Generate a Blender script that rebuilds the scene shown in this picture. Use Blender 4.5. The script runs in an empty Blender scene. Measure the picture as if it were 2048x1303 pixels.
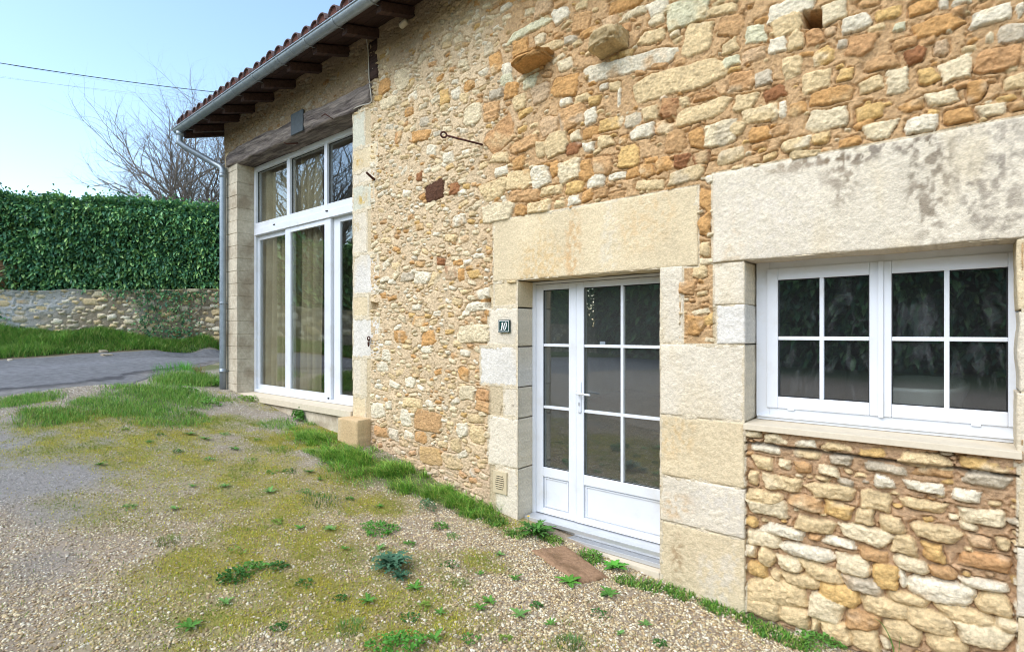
import bpy, bmesh, math, random
import numpy as np
from mathutils import Vector, Matrix

# ------------------------------------------------------------------ camera, sky, sun, exposure
ZC = 1.75                                   # camera height; z = 0 is about the ground in front of the door
DCAM = 3.927                                # camera distance from the facade plane (y = 0)
FPX, XV, YH = 1080.0, -285.0, 665.0         # focal length, vanishing point of the facade, horizon (photo pixels)
NN = math.hypot(1024 - XV, FPX)
SC = bpy.context.scene
cam_d = bpy.data.cameras.new('camera')
cam = bpy.data.objects.new('camera', cam_d)
SC.collection.objects.link(cam)
cam.location = (0, -DCAM, ZC)
cam.rotation_euler = (math.radians(90), 0, math.asin(FPX / NN))
cam_d.sensor_width = 36.0
cam_d.lens = 36.0 * FPX / 2048
cam_d.shift_y = (YH - 651.5) / 2048
cam_d.clip_start = 0.05
cam_d.clip_end = 2000
SC.camera = cam

SUN_EL, SUN_AZ = math.radians(46), math.radians(192)     # azimuth measured from +y towards +x
wd = bpy.data.worlds.new('World'); SC.world = wd; wd.use_nodes = True
wn = wd.node_tree; wn.nodes.clear()
sky = wn.nodes.new('ShaderNodeTexSky'); sky.sky_type = 'NISHITA'; sky.sun_disc = False
sky.sun_elevation = SUN_EL; sky.sun_rotation = SUN_AZ
sky.altitude = 0; sky.air_density = 1.3; sky.dust_density = 0.6; sky.ozone_density = 2.0
bg = wn.nodes.new('ShaderNodeBackground'); bg.inputs['Strength'].default_value = 0.13
wo = wn.nodes.new('ShaderNodeOutputWorld')
wn.links.new(sky.outputs[0], bg.inputs['Color']); wn.links.new(bg.outputs[0], wo.inputs['Surface'])
sun_d = bpy.data.lights.new('sun', 'SUN'); sun = bpy.data.objects.new('sun', sun_d); SC.collection.objects.link(sun)
sun_d.energy = 1.5; sun_d.angle = math.radians(60); sun_d.color = (1.0, 0.965, 0.92)
sd = Vector((math.sin(SUN_AZ) * math.cos(SUN_EL), math.cos(SUN_AZ) * math.cos(SUN_EL), math.sin(SUN_EL)))
sun.rotation_euler = (-sd).to_track_quat('-Z', 'Y').to_euler()
sun.location = (-20, -20, 30)
SC.view_settings.view_transform = 'Standard'; SC.view_settings.look = 'None'
SC.view_settings.exposure = 1.36; SC.view_settings.gamma = 1
SC.cycles.use_denoising = True; SC.cycles.filter_width = 1.05
SC.cycles.max_bounces = 8; SC.cycles.transparent_max_bounces = 12

# ------------------------------------------------------------------ helpers
rnd = random.Random(7)
def S(px, t=0.0):                            # world x of a point of the plane y = t seen at photo column px
    return -((DCAM + t) * (NN * NN / FPX / (px - XV) - (1024 - XV) / FPX))
def Zp(px, py, t=0.0):                       # its world z
    return ZC + (YH - py) * (DCAM + t) * NN / FPX / (px - XV)
CA, SA = (1024 - XV) / NN, FPX / NN
def cw(cx, cz):                              # camera-space ground position -> world x, y
    return CA * cx - SA * cz, SA * cx + CA * cz - DCAM
def lin(r, g, b, k=0.8):
    f = lambda c: ((c / 255 + 0.055) / 1.055) ** 2.4 if c > 10.3 else c / 255 / 12.92
    return (f(r) * k, f(g) * k, f(b) * k)

def link(o): SC.collection.objects.link(o); return o
def tag(o, label=None, cat=None, group=None, kind=None):
    if label: o['label'] = label
    if cat: o['category'] = cat
    if group: o['group'] = group
    if kind: o['kind'] = kind
    return o
def empty(name, loc, label, cat, group=None):
    o = bpy.data.objects.new(name, None); link(o); o.location = loc; o.empty_display_size = 0.2
    return tag(o, label, cat, group)
def setpar(o, parent):
    if parent is not None:
        o.parent = parent
        p, off = parent, Vector((0, 0, 0))
        while p is not None:
            off += p.location; p = p.parent
        o.location = -off                    # meshes are written in world coordinates
def npmesh(name, V, F, mat, parent=None, smooth=True, col=None):
    V = np.ascontiguousarray(V, dtype=np.float32); F = np.ascontiguousarray(F, dtype=np.int32)
    me = bpy.data.meshes.new(name)
    m, k = F.shape
    me.vertices.add(len(V)); me.vertices.foreach_set('co', V.ravel())
    me.loops.add(m * k); me.loops.foreach_set('vertex_index', F.ravel())
    me.polygons.add(m); me.polygons.foreach_set('loop_start', np.arange(0, m * k, k, dtype=np.int32))
    me.update(calc_edges=True)
    me.polygons.foreach_set('use_smooth', np.full(m, smooth, dtype=bool))
    if col is not None:
        a = me.color_attributes.new('Col', 'FLOAT_COLOR', 'POINT')
        c = np.ones((len(V), 4), dtype=np.float32); c[:, :3] = col
        a.data.foreach_set('color', c.ravel())
    me.materials.append(mat)
    o = bpy.data.objects.new(name, me); link(o); setpar(o, parent)
    return o
def bmobj(name, bm, mat, parent=None, smooth=False):
    me = bpy.data.meshes.new(name); bm.normal_update(); bm.to_mesh(me); bm.free()
    if smooth:
        for p in me.polygons: p.use_smooth = True
    me.materials.append(mat)
    o = bpy.data.objects.new(name, me); link(o); setpar(o, parent)
    return o
def box(bm, x0, x1, y0, y1, z0, z1, bev=0.0):
    g = bmesh.ops.create_cube(bm, size=1.0)
    vs = g['verts']
    for v in vs:
        v.co = Vector((x0 + (v.co.x + .5) * (x1 - x0), y0 + (v.co.y + .5) * (y1 - y0), z0 + (v.co.z + .5) * (z1 - z0)))
    if bev > 0:
        es = list({e for v in vs for e in v.link_edges})
        bmesh.ops.bevel(bm, geom=es, offset=bev, segments=2, affect='EDGES', profile=0.6)
def boxes(name, lst, mat, parent=None, bev=0.003):
    bm = bmesh.new()
    for b in lst: box(bm, *b, bev)
    return bmobj(name, bm, mat, parent)
def sweep(bm, pts, rad, sides=10, cap=True):
    pts = [Vector(p) for p in pts]
    rads = rad if isinstance(rad, (list, tuple)) else [rad] * len(pts)
    rings = []; up = Vector((0.13, 0.27, 0.95)).normalized(); nrm = None
    for i, p in enumerate(pts):
        t = (pts[min(i + 1, len(pts) - 1)] - pts[max(i - 1, 0)]).normalized()
        if nrm is None: nrm = t.cross(up).normalized()
        else: nrm = (nrm - t * nrm.dot(t)).normalized()
        b = t.cross(nrm)
        rings.append([bm.verts.new(p + (nrm * math.cos(a) + b * math.sin(a)) * rads[i]) for a in [2 * math.pi * k / sides for k in range(sides)]])
    for r0, r1 in zip(rings, rings[1:]):
        for k in range(sides):
            bm.faces.new((r0[k], r0[(k + 1) % sides], r1[(k + 1) % sides], r1[k]))
    if cap:
        bm.faces.new(rings[0][::-1]); bm.faces.new(rings[-1])
def smoothpath(pts, n=6):
    pts = [Vector(p) for p in pts]; out = []
    q = [pts[0]] + pts + [pts[-1]]
    for i in range(1, len(q) - 2):
        for k in range(n):
            t = k / n
            out.append(0.5 * ((2 * q[i]) + (-q[i-1] + q[i+1]) * t + (2*q[i-1] - 5*q[i] + 4*q[i+1] - q[i+2]) * t*t + (-q[i-1] + 3*q[i] - 3*q[i+1] + q[i+2]) * t**3))
    return out + [pts[-1]]
_tabs = {}
def vnoise(x, y, seed=0):
    if seed not in _tabs: _tabs[seed] = np.random.RandomState(seed + 11).uniform(-1, 1, (256, 256))
    T = _tabs[seed]
    x, y = np.broadcast_arrays(np.asarray(x, float), np.asarray(y, float))
    ix, iy = np.floor(x).astype(int), np.floor(y).astype(int)
    fx, fy = x - ix, y - iy
    fx = fx * fx * (3 - 2 * fx); fy = fy * fy * (3 - 2 * fy)
    a, b = T[ix & 255, iy & 255], T[(ix + 1) & 255, iy & 255]
    c, d = T[ix & 255, (iy + 1) & 255], T[(ix + 1) & 255, (iy + 1) & 255]
    return (a * (1 - fx) + b * fx) * (1 - fy) + (c * (1 - fx) + d * fx) * fy
def fbm(x, y, seed=0, oc=4):
    r, a, s = 0, 0.55, 1.0
    for k in range(oc):
        r = r + a * vnoise(x * s + 17.3 * k, y * s + 9.1 * k, seed + k); a *= 0.5; s *= 2.03
    return r
def sstep(a, b, x):
    t = np.clip((x - a) / (b - a), 0, 1); return t * t * (3 - 2 * t)

# ------------------------------------------------------------------ materials
def new_mat(name):
    m = bpy.data.materials.new(name); m.use_nodes = True
    nt = m.node_tree; return m, nt, nt.nodes['Principled BSDF'], nt.nodes['Material Output']
def nd(nt, typ, **kw):
    n = nt.nodes.new(typ)
    for k, v in kw.items():
        if k.startswith('i_'): n.inputs[k[2:].replace('_', ' ')].default_value = v
        else: setattr(n, k, v)
    return n
def surf(name, col=None, rough=0.85, nscale=30, nvar=0.25, bump=0.4, bdist=0.004, bscale=None, spec=0.3, metallic=0.0,
         col2=None, c2scale=3.0, c2lo=0.45, c2hi=0.65, stretch=None, speck=0.0, transl=0.0, coat=0.0, rvar=0.0):
    """col None: the colour comes from the vertex colours"""
    m, nt, P, out = new_mat(name); L = nt.links
    tc = nd(nt, 'ShaderNodeTexCoord'); src = tc.outputs['Object']
    if stretch:
        mp = nd(nt, 'ShaderNodeMapping'); mp.inputs['Scale'].default_value = stretch
        L.new(src, mp.inputs['Vector']); src = mp.outputs['Vector']
    if col is None:
        at = nd(nt, 'ShaderNodeAttribute', attribute_name='Col'); csock = at.outputs['Color']
    else:
        rgb = nd(nt, 'ShaderNodeRGB'); rgb.outputs[0].default_value = (*col, 1); csock = rgb.outputs[0]
    if col2 is not None:
        n2 = nd(nt, 'ShaderNodeTexNoise', i_Scale=c2scale, i_Detail=6.0, i_Roughness=0.6); L.new(src, n2.inputs['Vector'])
        mr = nd(nt, 'ShaderNodeMapRange'); mr.inputs[1].default_value = c2lo; mr.inputs[2].default_value = c2hi
        L.new(n2.outputs[0], mr.inputs[0])
        mx = nd(nt, 'ShaderNodeMix', data_type='RGBA'); L.new(mr.outputs[0], mx.inputs[0]); L.new(csock, mx.inputs[6])
        mx.inputs[7].default_value = (*col2, 1); csock = mx.outputs[2]
    n1 = nd(nt, 'ShaderNodeTexNoise', i_Scale=nscale, i_Detail=8.0, i_Roughness=0.65); L.new(src, n1.inputs['Vector'])
    if nvar > 0:
        mr = nd(nt, 'ShaderNodeMapRange'); mr.inputs[1].default_value = 0.25; mr.inputs[2].default_value = 0.75
        mr.inputs[3].default_value = 1 - nvar; mr.inputs[4].default_value = 1 + nvar
        L.new(n1.outputs[0], mr.inputs[0])
        vm = nd(nt, 'ShaderNodeVectorMath', operation='SCALE'); L.new(csock, vm.inputs[0]); L.new(mr.outputs[0], vm.inputs['Scale'])
        csock = vm.outputs[0]
    if speck > 0:
        vo = nd(nt, 'ShaderNodeTexNoise', i_Scale=nscale * 5, i_Detail=3.0); L.new(src, vo.inputs['Vector'])
        mr = nd(nt, 'ShaderNodeMapRange'); mr.inputs[1].default_value = 0.62; mr.inputs[2].default_value = 0.72
        mr.inputs[3].default_value = 1.0; mr.inputs[4].default_value = 1 - speck; L.new(vo.outputs[0], mr.inputs[0])
        vm = nd(nt, 'ShaderNodeVectorMath', operation='SCALE'); L.new(csock, vm.inputs[0]); L.new(mr.outputs[0], vm.inputs['Scale'])
        csock = vm.outputs[0]
    L.new(csock, P.inputs['Base Color'])
    P.inputs['Roughness'].default_value = rough; P.inputs['Metallic'].default_value = metallic
    P.inputs['Specular IOR Level'].default_value = spec
    if coat: P.inputs['Coat Weight'].default_value = coat; P.inputs['Coat Roughness'].default_value = 0.15
    if rvar:
        mr = nd(nt, 'ShaderNodeMapRange'); mr.inputs[3].default_value = rough - rvar; mr.inputs[4].default_value = rough + rvar
        L.new(n1.outputs[0], mr.inputs[0]); L.new(mr.outputs[0], P.inputs['Roughness'])
    if bump > 0:
        nb = nd(nt, 'ShaderNodeTexNoise', i_Scale=bscale or nscale * 2, i_Detail=8.0, i_Roughness=0.7); L.new(src, nb.inputs['Vector'])
        bp = nd(nt, 'ShaderNodeBump', i_Strength=bump, i_Distance=bdist); L.new(nb.outputs[0], bp.inputs['Height'])
        L.new(bp.outputs[0], P.inputs['Normal'])
    if transl > 0:
        tr = nd(nt, 'ShaderNodeBsdfTranslucent'); L.new(csock, tr.inputs['Color'])
        ms = nd(nt, 'ShaderNodeMixShader'); ms.inputs[0].default_value = transl
        L.new(P.outputs[0], ms.inputs[1]); L.new(tr.outputs[0], ms.inputs[2]); L.new(ms.outputs[0], out.inputs['Surface'])
    return m
def glass(name, tint=(0.82, 0.86, 0.84), dirt=0.0, ior=1.95, film=0.03):
    m, nt, P, out = new_mat(name); L = nt.links
    nt.nodes.remove(P)
    fr = nd(nt, 'ShaderNodeFresnel', i_IOR=ior)
    ge = nd(nt, 'ShaderNodeNewGeometry'); mi = nd(nt, 'ShaderNodeMapRange'); mi.inputs[3].default_value = ior; mi.inputs[4].default_value = 1 / ior   # the node inverts the index on back faces
    L.new(ge.outputs['Backfacing'], mi.inputs[0]); L.new(mi.outputs[0], fr.inputs['IOR'])
    tr = nd(nt, 'ShaderNodeBsdfTransparent'); tr.inputs[0].default_value = (*tint, 1)
    gl = nd(nt, 'ShaderNodeBsdfGlossy', i_Roughness=0.0); gl.inputs[0].default_value = (0.95, 0.97, 1.0, 1)
    tc = nd(nt, 'ShaderNodeTexCoord')
    nz = nd(nt, 'ShaderNodeTexNoise', i_Scale=1.3, i_Detail=1.0); L.new(tc.outputs['Object'], nz.inputs['Vector'])
    bp = nd(nt, 'ShaderNodeBump', i_Strength=0.12, i_Distance=0.02); L.new(nz.outputs[0], bp.inputs['Height']); L.new(bp.outputs[0], gl.inputs['Normal'])
    ms = nd(nt, 'ShaderNodeMixShader'); L.new(fr.outputs[0], ms.inputs[0]); L.new(tr.outputs[0], ms.inputs[1]); L.new(gl.outputs[0], ms.inputs[2])
    last = ms.outputs[0]
    if dirt > 0:
        df = nd(nt, 'ShaderNodeBsdfDiffuse'); df.inputs[0].default_value = (0.6, 0.62, 0.62, 1)
        mp = nd(nt, 'ShaderNodeMapping'); mp.inputs['Scale'].default_value = (5, 5, 2.2); mp.inputs['Rotation'].default_value = (0, 0.5, 0)
        L.new(tc.outputs['Object'], mp.inputs['Vector'])
        n2 = nd(nt, 'ShaderNodeTexNoise', i_Scale=1.6, i_Detail=9.0, i_Roughness=0.75, i_Distortion=1.5); L.new(mp.outputs[0], n2.inputs['Vector'])
        mr = nd(nt, 'ShaderNodeMapRange'); mr.inputs[1].default_value = 0.52; mr.inputs[2].default_value = 0.8; mr.inputs[3].default_value = film; mr.inputs[4].default_value = dirt
        L.new(n2.outputs[0], mr.inputs[0])
        m2 = nd(nt, 'ShaderNodeMixShader'); L.new(mr.outputs[0], m2.inputs[0]); L.new(last, m2.inputs[1]); L.new(df.outputs[0], m2.inputs[2]); last = m2.outputs[0]
    L.new(last, out.inputs['Surface'])
    return m

M = {}
M['rubble'] = surf('rubble_stone', rough=0.92, nscale=48, nvar=0.34, bump=1.0, bdist=0.014, bscale=52, spec=0.15, speck=0.4)
M['dressed'] = surf('dressed_stone', rough=0.93, nscale=60, nvar=0.22, bump=1.0, bdist=0.009, bscale=75, spec=0.12, speck=0.3)
M['white'] = surf('white_upvc', (0.67, 0.69, 0.72), rough=0.3, nscale=3, nvar=0.05, bump=0.02, bdist=0.001, spec=0.5, col2=(0.56, 0.55, 0.51), c2scale=5.0, c2lo=0.52, c2hi=0.85)
M['zinc'] = surf('zinc', (0.27, 0.31, 0.34), rough=0.42, nscale=9, nvar=0.22, bump=0.06, bdist=0.002, spec=0.5, metallic=0.55, rvar=0.12)
M['wood_dark'] = surf('old_timber', lin(80, 60, 53), rough=0.85, nscale=14, nvar=0.5, bump=0.8, bdist=0.006, stretch=(0.5, 3, 5), spec=0.2, col2=lin(58, 44, 42), c2scale=4)
M['wood_beam'] = surf('weathered_beam', lin(158, 146, 136), rough=0.9, nscale=12, nvar=0.6, bump=1.0, bdist=0.022, stretch=(0.45, 3, 5), spec=0.15, col2=lin(98, 88, 84), c2scale=3.5, c2lo=0.4, c2hi=0.62)
M['soffit'] = surf('soffit_board', lin(66, 50, 46), rough=0.85, nscale=12, nvar=0.4, bump=0.5, bdist=0.003, stretch=(5, 0.6, 4), spec=0.2)
M['concrete'] = surf('concrete', lin(212, 200, 176), rough=0.93, nscale=22, nvar=0.22, bump=0.6, bdist=0.004, bscale=90, spec=0.12, col2=lin(176, 160, 136), c2scale=2.2, speck=0.2)
M['tile'] = surf('clay_tile', lin(104, 86, 82), rough=0.85, nscale=18, nvar=0.35, bump=0.5, bdist=0.004, spec=0.2, col2=lin(96, 78, 78), c2scale=4)
M['tilefill'] = surf('tile_mortar', lin(108, 74, 66), rough=0.95, nscale=30, nvar=0.3, bump=0.6, bdist=0.004, spec=0.1)
M['iron'] = surf('rusty_iron', lin(86, 52, 42), rough=0.8, nscale=40, nvar=0.4, bump=0.5, bdist=0.002, spec=0.3, metallic=0.3)
M['slate'] = surf('slate_piece', lin(72, 80, 84), rough=0.6, nscale=20, nvar=0.3, bump=0.4, bdist=0.003)
M['sill'] = surf('limestone_sill', lin(222, 208, 182), rough=0.8, nscale=20, nvar=0.10, bump=0.3, bdist=0.002, spec=0.2)
M['inner'] = surf('plaster', (0.55, 0.53, 0.46), rough=0.9, nscale=4, nvar=0.08, bump=0.1)
M['inner_floor'] = surf('inside_floor', (0.34, 0.32, 0.27), rough=0.6, nscale=5, nvar=0.2, bump=0.1)
M['glass'] = glass('window_glass', (0.87, 0.88, 0.85), ior=2.3)
M['glass_dirty'] = glass('dusty_glass', (0.80, 0.84, 0.87), dirt=0.09, ior=2.1, film=0.010)
M['glass_door'] = glass('door_glass', (0.90, 0.92, 0.87), dirt=0.05, ior=2.3)
M['linen'] = surf('linen', lin(226, 212, 178), rough=0.95, nscale=60, nvar=0.08, bump=0.15, bdist=0.001, transl=0.25)
M['plate'] = surf('enamel_green', (0.012, 0.045, 0.040), rough=0.25, nscale=10, nvar=0.05, bump=0.0, spec=0.5)
M['plate_white'] = surf('enamel_white', (0.78, 0.78, 0.74), rough=0.3, nscale=10, nvar=0.03, bump=0.0)
M['alu'] = surf('aluminium', (0.62, 0.63, 0.64), rough=0.38, nscale=12, nvar=0.05, bump=0.03, metallic=0.6)
M['rubber'] = surf('seal', (0.02, 0.02, 0.02), rough=0.6, nscale=10, nvar=0.1, bump=0.0)
M['vent'] = surf('vent_plastic', lin(214, 196, 160), rough=0.6, nscale=10, nvar=0.05, bump=0.05)
M['cable'] = surf('grey_cable', lin(200, 194, 180), rough=0.6, nscale=10, nvar=0.05, bump=0.0)
M['wire'] = surf('overhead_wire', (0.035, 0.037, 0.042), rough=0.6, nscale=3, nvar=0.05, bump=0.0)
M['wire_pale'] = surf('overhead_wire_pale', (0.60, 0.66, 0.70), rough=0.5, nscale=3, nvar=0.05, bump=0.0)
M['mat'] = surf('coir_mat', lin(172, 138, 108), rough=1.0, nscale=35, nvar=0.3, bump=1.0, bdist=0.008, bscale=120, spec=0.05, col2=lin(140, 112, 84), c2scale=6)
M['bark'] = surf('bark', lin(144, 132, 122), rough=0.95, nscale=10, nvar=0.35, bump=0.4, spec=0.1)
M['leaf'] = surf('laurel_leaf', rough=0.34, nscale=9, nvar=0.15, bump=0.0, spec=0.45, transl=0.12)
M['grass'] = surf('grass_blade', rough=0.6, nscale=6, nvar=0.15, bump=0.0, spec=0.25, transl=0.28)
M['weed'] = surf('weed_leaf', rough=0.6, nscale=30, nvar=0.15, bump=0.2, spec=0.25, transl=0.2)
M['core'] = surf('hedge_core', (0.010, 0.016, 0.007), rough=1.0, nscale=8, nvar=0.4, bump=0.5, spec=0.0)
M['pebble'] = surf('pebble', rough=0.85, nscale=70, nvar=0.18, bump=0.35, bdist=0.002, spec=0.2)
M['ground'] = surf('ground_soil', rough=0.95, nscale=30, nvar=0.3, bump=1.0, bdist=0.012, bscale=60, spec=0.1, speck=0.3)
M['asphalt'] = surf('asphalt', rough=0.85, nscale=10, nvar=0.34, bump=1.0, bdist=0.02, bscale=45, spec=0.2, speck=0.35)
M['fence'] = surf('fence_wood', lin(150, 116, 84), rough=0.85, nscale=14, nvar=0.3, bump=0.4, stretch=(0.6, 0.6, 5))
M['tub'] = surf('bathtub_acrylic', lin(226, 222, 198), rough=0.3, nscale=4, nvar=0.03, bump=0.0, spec=0.5)
# ------------------------------------------------------------------ rubble masonry as a modelled relief
PAL = {'W': (234, 220, 190), 'P': (228, 208, 168), 'C': (222, 194, 144), 'T': (204, 160, 108), 'O': (206, 156, 94), 'Y': (218, 178, 110),
       'B': (160, 108, 68), 'D': (98, 66, 48), 'R': (202, 154, 102), 'K': (214, 178, 134), 'G': (220, 212, 174), 'S': (200, 184, 156), 'M': (198, 168, 130)}
PAL = {k: np.array(lin(*v, k=0.82)) for k, v in PAL.items()}
PAL = {k: v * .94 + v.mean() * .06 for k, v in PAL.items()}
KEYS = ''.join(PAL)

def relief(xs, zs, stones, mort_h, mort_c, seed=0, wamp=1.0):
    """height (towards the viewer) and colour over the grid zs x xs; stones compete cell by cell, the mortar covers what lies lower"""
    X, Z = np.meshgrid(xs, zs)
    wx = (fbm(X * 11, Z * 11, seed + 1, 2) * 0.018 + fbm(X * 40, Z * 40, seed + 2, 3) * 0.0085) * wamp
    wz = (fbm(X * 11, Z * 11, seed + 3, 2) * 0.014 + fbm(X * 40, Z * 40, seed + 4, 3) * 0.0060) * wamp
    fine = fbm(X * 45, Z * 45, seed + 5, 3)
    big = fbm(X * 7, Z * 7, seed + 6, 3)
    strat = fbm(X * 9, Z * 42 + big * 3, seed + 8, 3)
    ridge = 1 - 2 * np.abs(fbm(X * 15, Z * 21, seed + 20, 4)); ridge2 = 1 - 2 * np.abs(fbm(X * 37, Z * 45, seed + 24, 3))
    E = np.full(X.shape, -1.0); Hs = np.full(X.shape, -0.2); C = np.zeros(X.shape + (3,))
    rs = np.random.RandomState(seed + 99)
    for (cx, cz, hw, hh, ang, c1, h, edge, dome) in stones:
        r = math.hypot(hw, hh) * 1.25 + 0.03
        i0, i1 = np.searchsorted(xs, (cx - r, cx + r)); j0, j1 = np.searchsorted(zs, (cz - r, cz + r))
        if i1 - i0 < 2 or j1 - j0 < 2: continue
        sl = (slice(j0, j1), slice(i0, i1))
        k = min(1.0, min(hw, hh) / 0.06)
        u = X[sl] - cx + wx[sl] * k; v = Z[sl] - cz + wz[sl] * k
        ca, sa = math.cos(ang), math.sin(ang)
        u, v = u * ca + v * sa, -u * sa + v * ca
        pn = 30 if dome < .28 else 10; d = 0; us, vs_ = u / hw, v / hh; asp = hh / hw
        for kk in range(4):                   # four sides of a rough block, slightly out of square
            dl = rs.normal(0, .16) * (asp if kk % 2 else 1.0); c, s = [(1, dl), (dl, 1), (-1, dl), (dl, -1)][kk]
            d = d + np.clip((us * c + vs_ * s) / rs.uniform(.80, 1.02), 0, 4) ** pn
        for kk in range(4):                   # knocked-off corners
            if rs.rand() < .8:
                f = math.radians(45 + 90 * kk + rs.uniform(-24, 24))
                d = d + np.clip((us * math.cos(f) + vs_ * math.sin(f)) / (rs.uniform(.98, 1.30) if dome < .28 else rs.uniform(.95, 1.1)), 0, 4) ** pn
        d = d ** (1 / pn)
        e = (1 - d) * min(hw, hh)
        up = e > E[sl]
        fac = None
        for kk in range(4):
            g = rs.uniform(-1, 1, 2); o = rs.uniform(0, .5)
            pl = (g[0] * u / hw + g[1] * v / hh) + o
            fac = pl if fac is None else np.minimum(fac, pl)
        prof = 1 - np.exp(-np.maximum(e, 0) / edge)
        flat = h * prof + fac * (.007 + .28 * h) * prof + (ridge[sl] * rs.uniform(.003, .012) + ridge2[sl] * .004) * prof + strat[sl] * rs.uniform(0, .004)
        rndd = h * np.clip(1 - d ** 3, 0, 1) ** .6 * 1.1 + ridge[sl] * .003
        hs = flat * (1 - dome) + rndd * dome + fine[sl] * 0.0032
        hs = np.where(e > 0, hs, -0.2)
        c2 = PAL[rs.choice(list('CCPPWTOS'))]
        mixf = sstep(0.0, 0.55, big[sl] * rs.choice([-1, 1]) + rs.uniform(-.55, .12))[..., None] * 0.65
        col = (c1 * (1 - mixf) + c2 * mixf) * (1 + 0.26 * fine[sl] + 0.18 * strat[sl] + .10 * ridge[sl])[..., None]
        E[sl] = np.where(up, e, E[sl]); Hs[sl] = np.where(up, hs, Hs[sl]); C[sl] = np.where(up[..., None], col, C[sl])
    Hm = mort_h + fine * 0.0055 + big * 0.008 + fbm(X * 95, Z * 95, seed + 12, 2) * 0.0045 + fbm(X * 18, Z * 18, seed + 13, 3) * .006
    Hm = Hm - 0.028 * np.exp(-(np.minimum(E, 0) / 0.0075) ** 2) * sstep(-.45, .25, big + .6 * fine)
    pit = sstep(0.42, 0.6, fbm(X * 30, Z * 30, seed + 14, 2)); Hm = Hm - pit * 0.006
    t = sstep(-0.0025, 0.0025, Hs - Hm)
    H = np.maximum(Hs, Hm)
    mc = mort_c * (1 + 0.14 * fine + 0.14 * big)[..., None] * (1 - 0.3 * pit[..., None])
    return X, Z, H, C * t[..., None] + mc * (1 - t[..., None])

def fill(stones, region, n, wr, hr, cols, h, edge, dome, seed, sep=0.82, angs=0.12):
    """dart throwing: random stones where no listed stone lies; region(x, z) -> bool"""
    r = random.Random(seed)
    A = np.array([(s[0], s[1], s[2], s[3]) for s in stones]) if stones else np.zeros((0, 4))
    A = np.vstack([A, np.zeros((n, 4))]); m = len(stones)
    x0, x1, z0, z1, test = region
    for _ in range(n):
        f = 1 - _ / n
        x, z = r.uniform(x0, x1), r.uniform(z0, z1)
        if test and not test(x, z): continue
        b = r.random() ** 1.5 * (0.35 + 0.65 * f)
        hw = wr[0] + (wr[1] - wr[0]) * b; hh = hr[0] + (hr[1] - hr[0]) * min(1, b * r.uniform(.6, 1.3))
        B = A[:m]
        if m and np.any(((B[:, 0] - x) / (B[:, 2] + hw)) ** 2 + ((B[:, 1] - z) / (B[:, 3] + hh)) ** 2 < sep): continue
        A[m] = (x, z, hw, hh); m += 1
        stones.append((x, z, hw, hh, r.gauss(0, angs), PAL[r.choice(cols)] * r.uniform(.88, 1.08), r.uniform(*h), edge * r.uniform(.7, 1.4), dome))
    return stones

def listed(txt, h, edge, dome, seed):
    r = random.Random(seed); out = []
    for ln in txt.replace('\n', ';').split(';'):
        p = ln.split()
        if len(p) < 5: continue
        cx, cy, w, hh = map(float, p[:4]); c = p[4]
        ang = math.radians(float(p[5])) if len(p) > 5 else r.gauss(0, .06)
        hw = (S(cx + w / 2) - S(cx - w / 2)) / 2
        hz = (Zp(cx, cy - hh / 2) - Zp(cx, cy + hh / 2)) / 2
        out.append((S(cx), Zp(cx, cy), hw * 1.05, hz * 1.06, ang, PAL[c] * r.uniform(.94, 1.06), r.uniform(*h), edge, dome))
    return out

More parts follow.
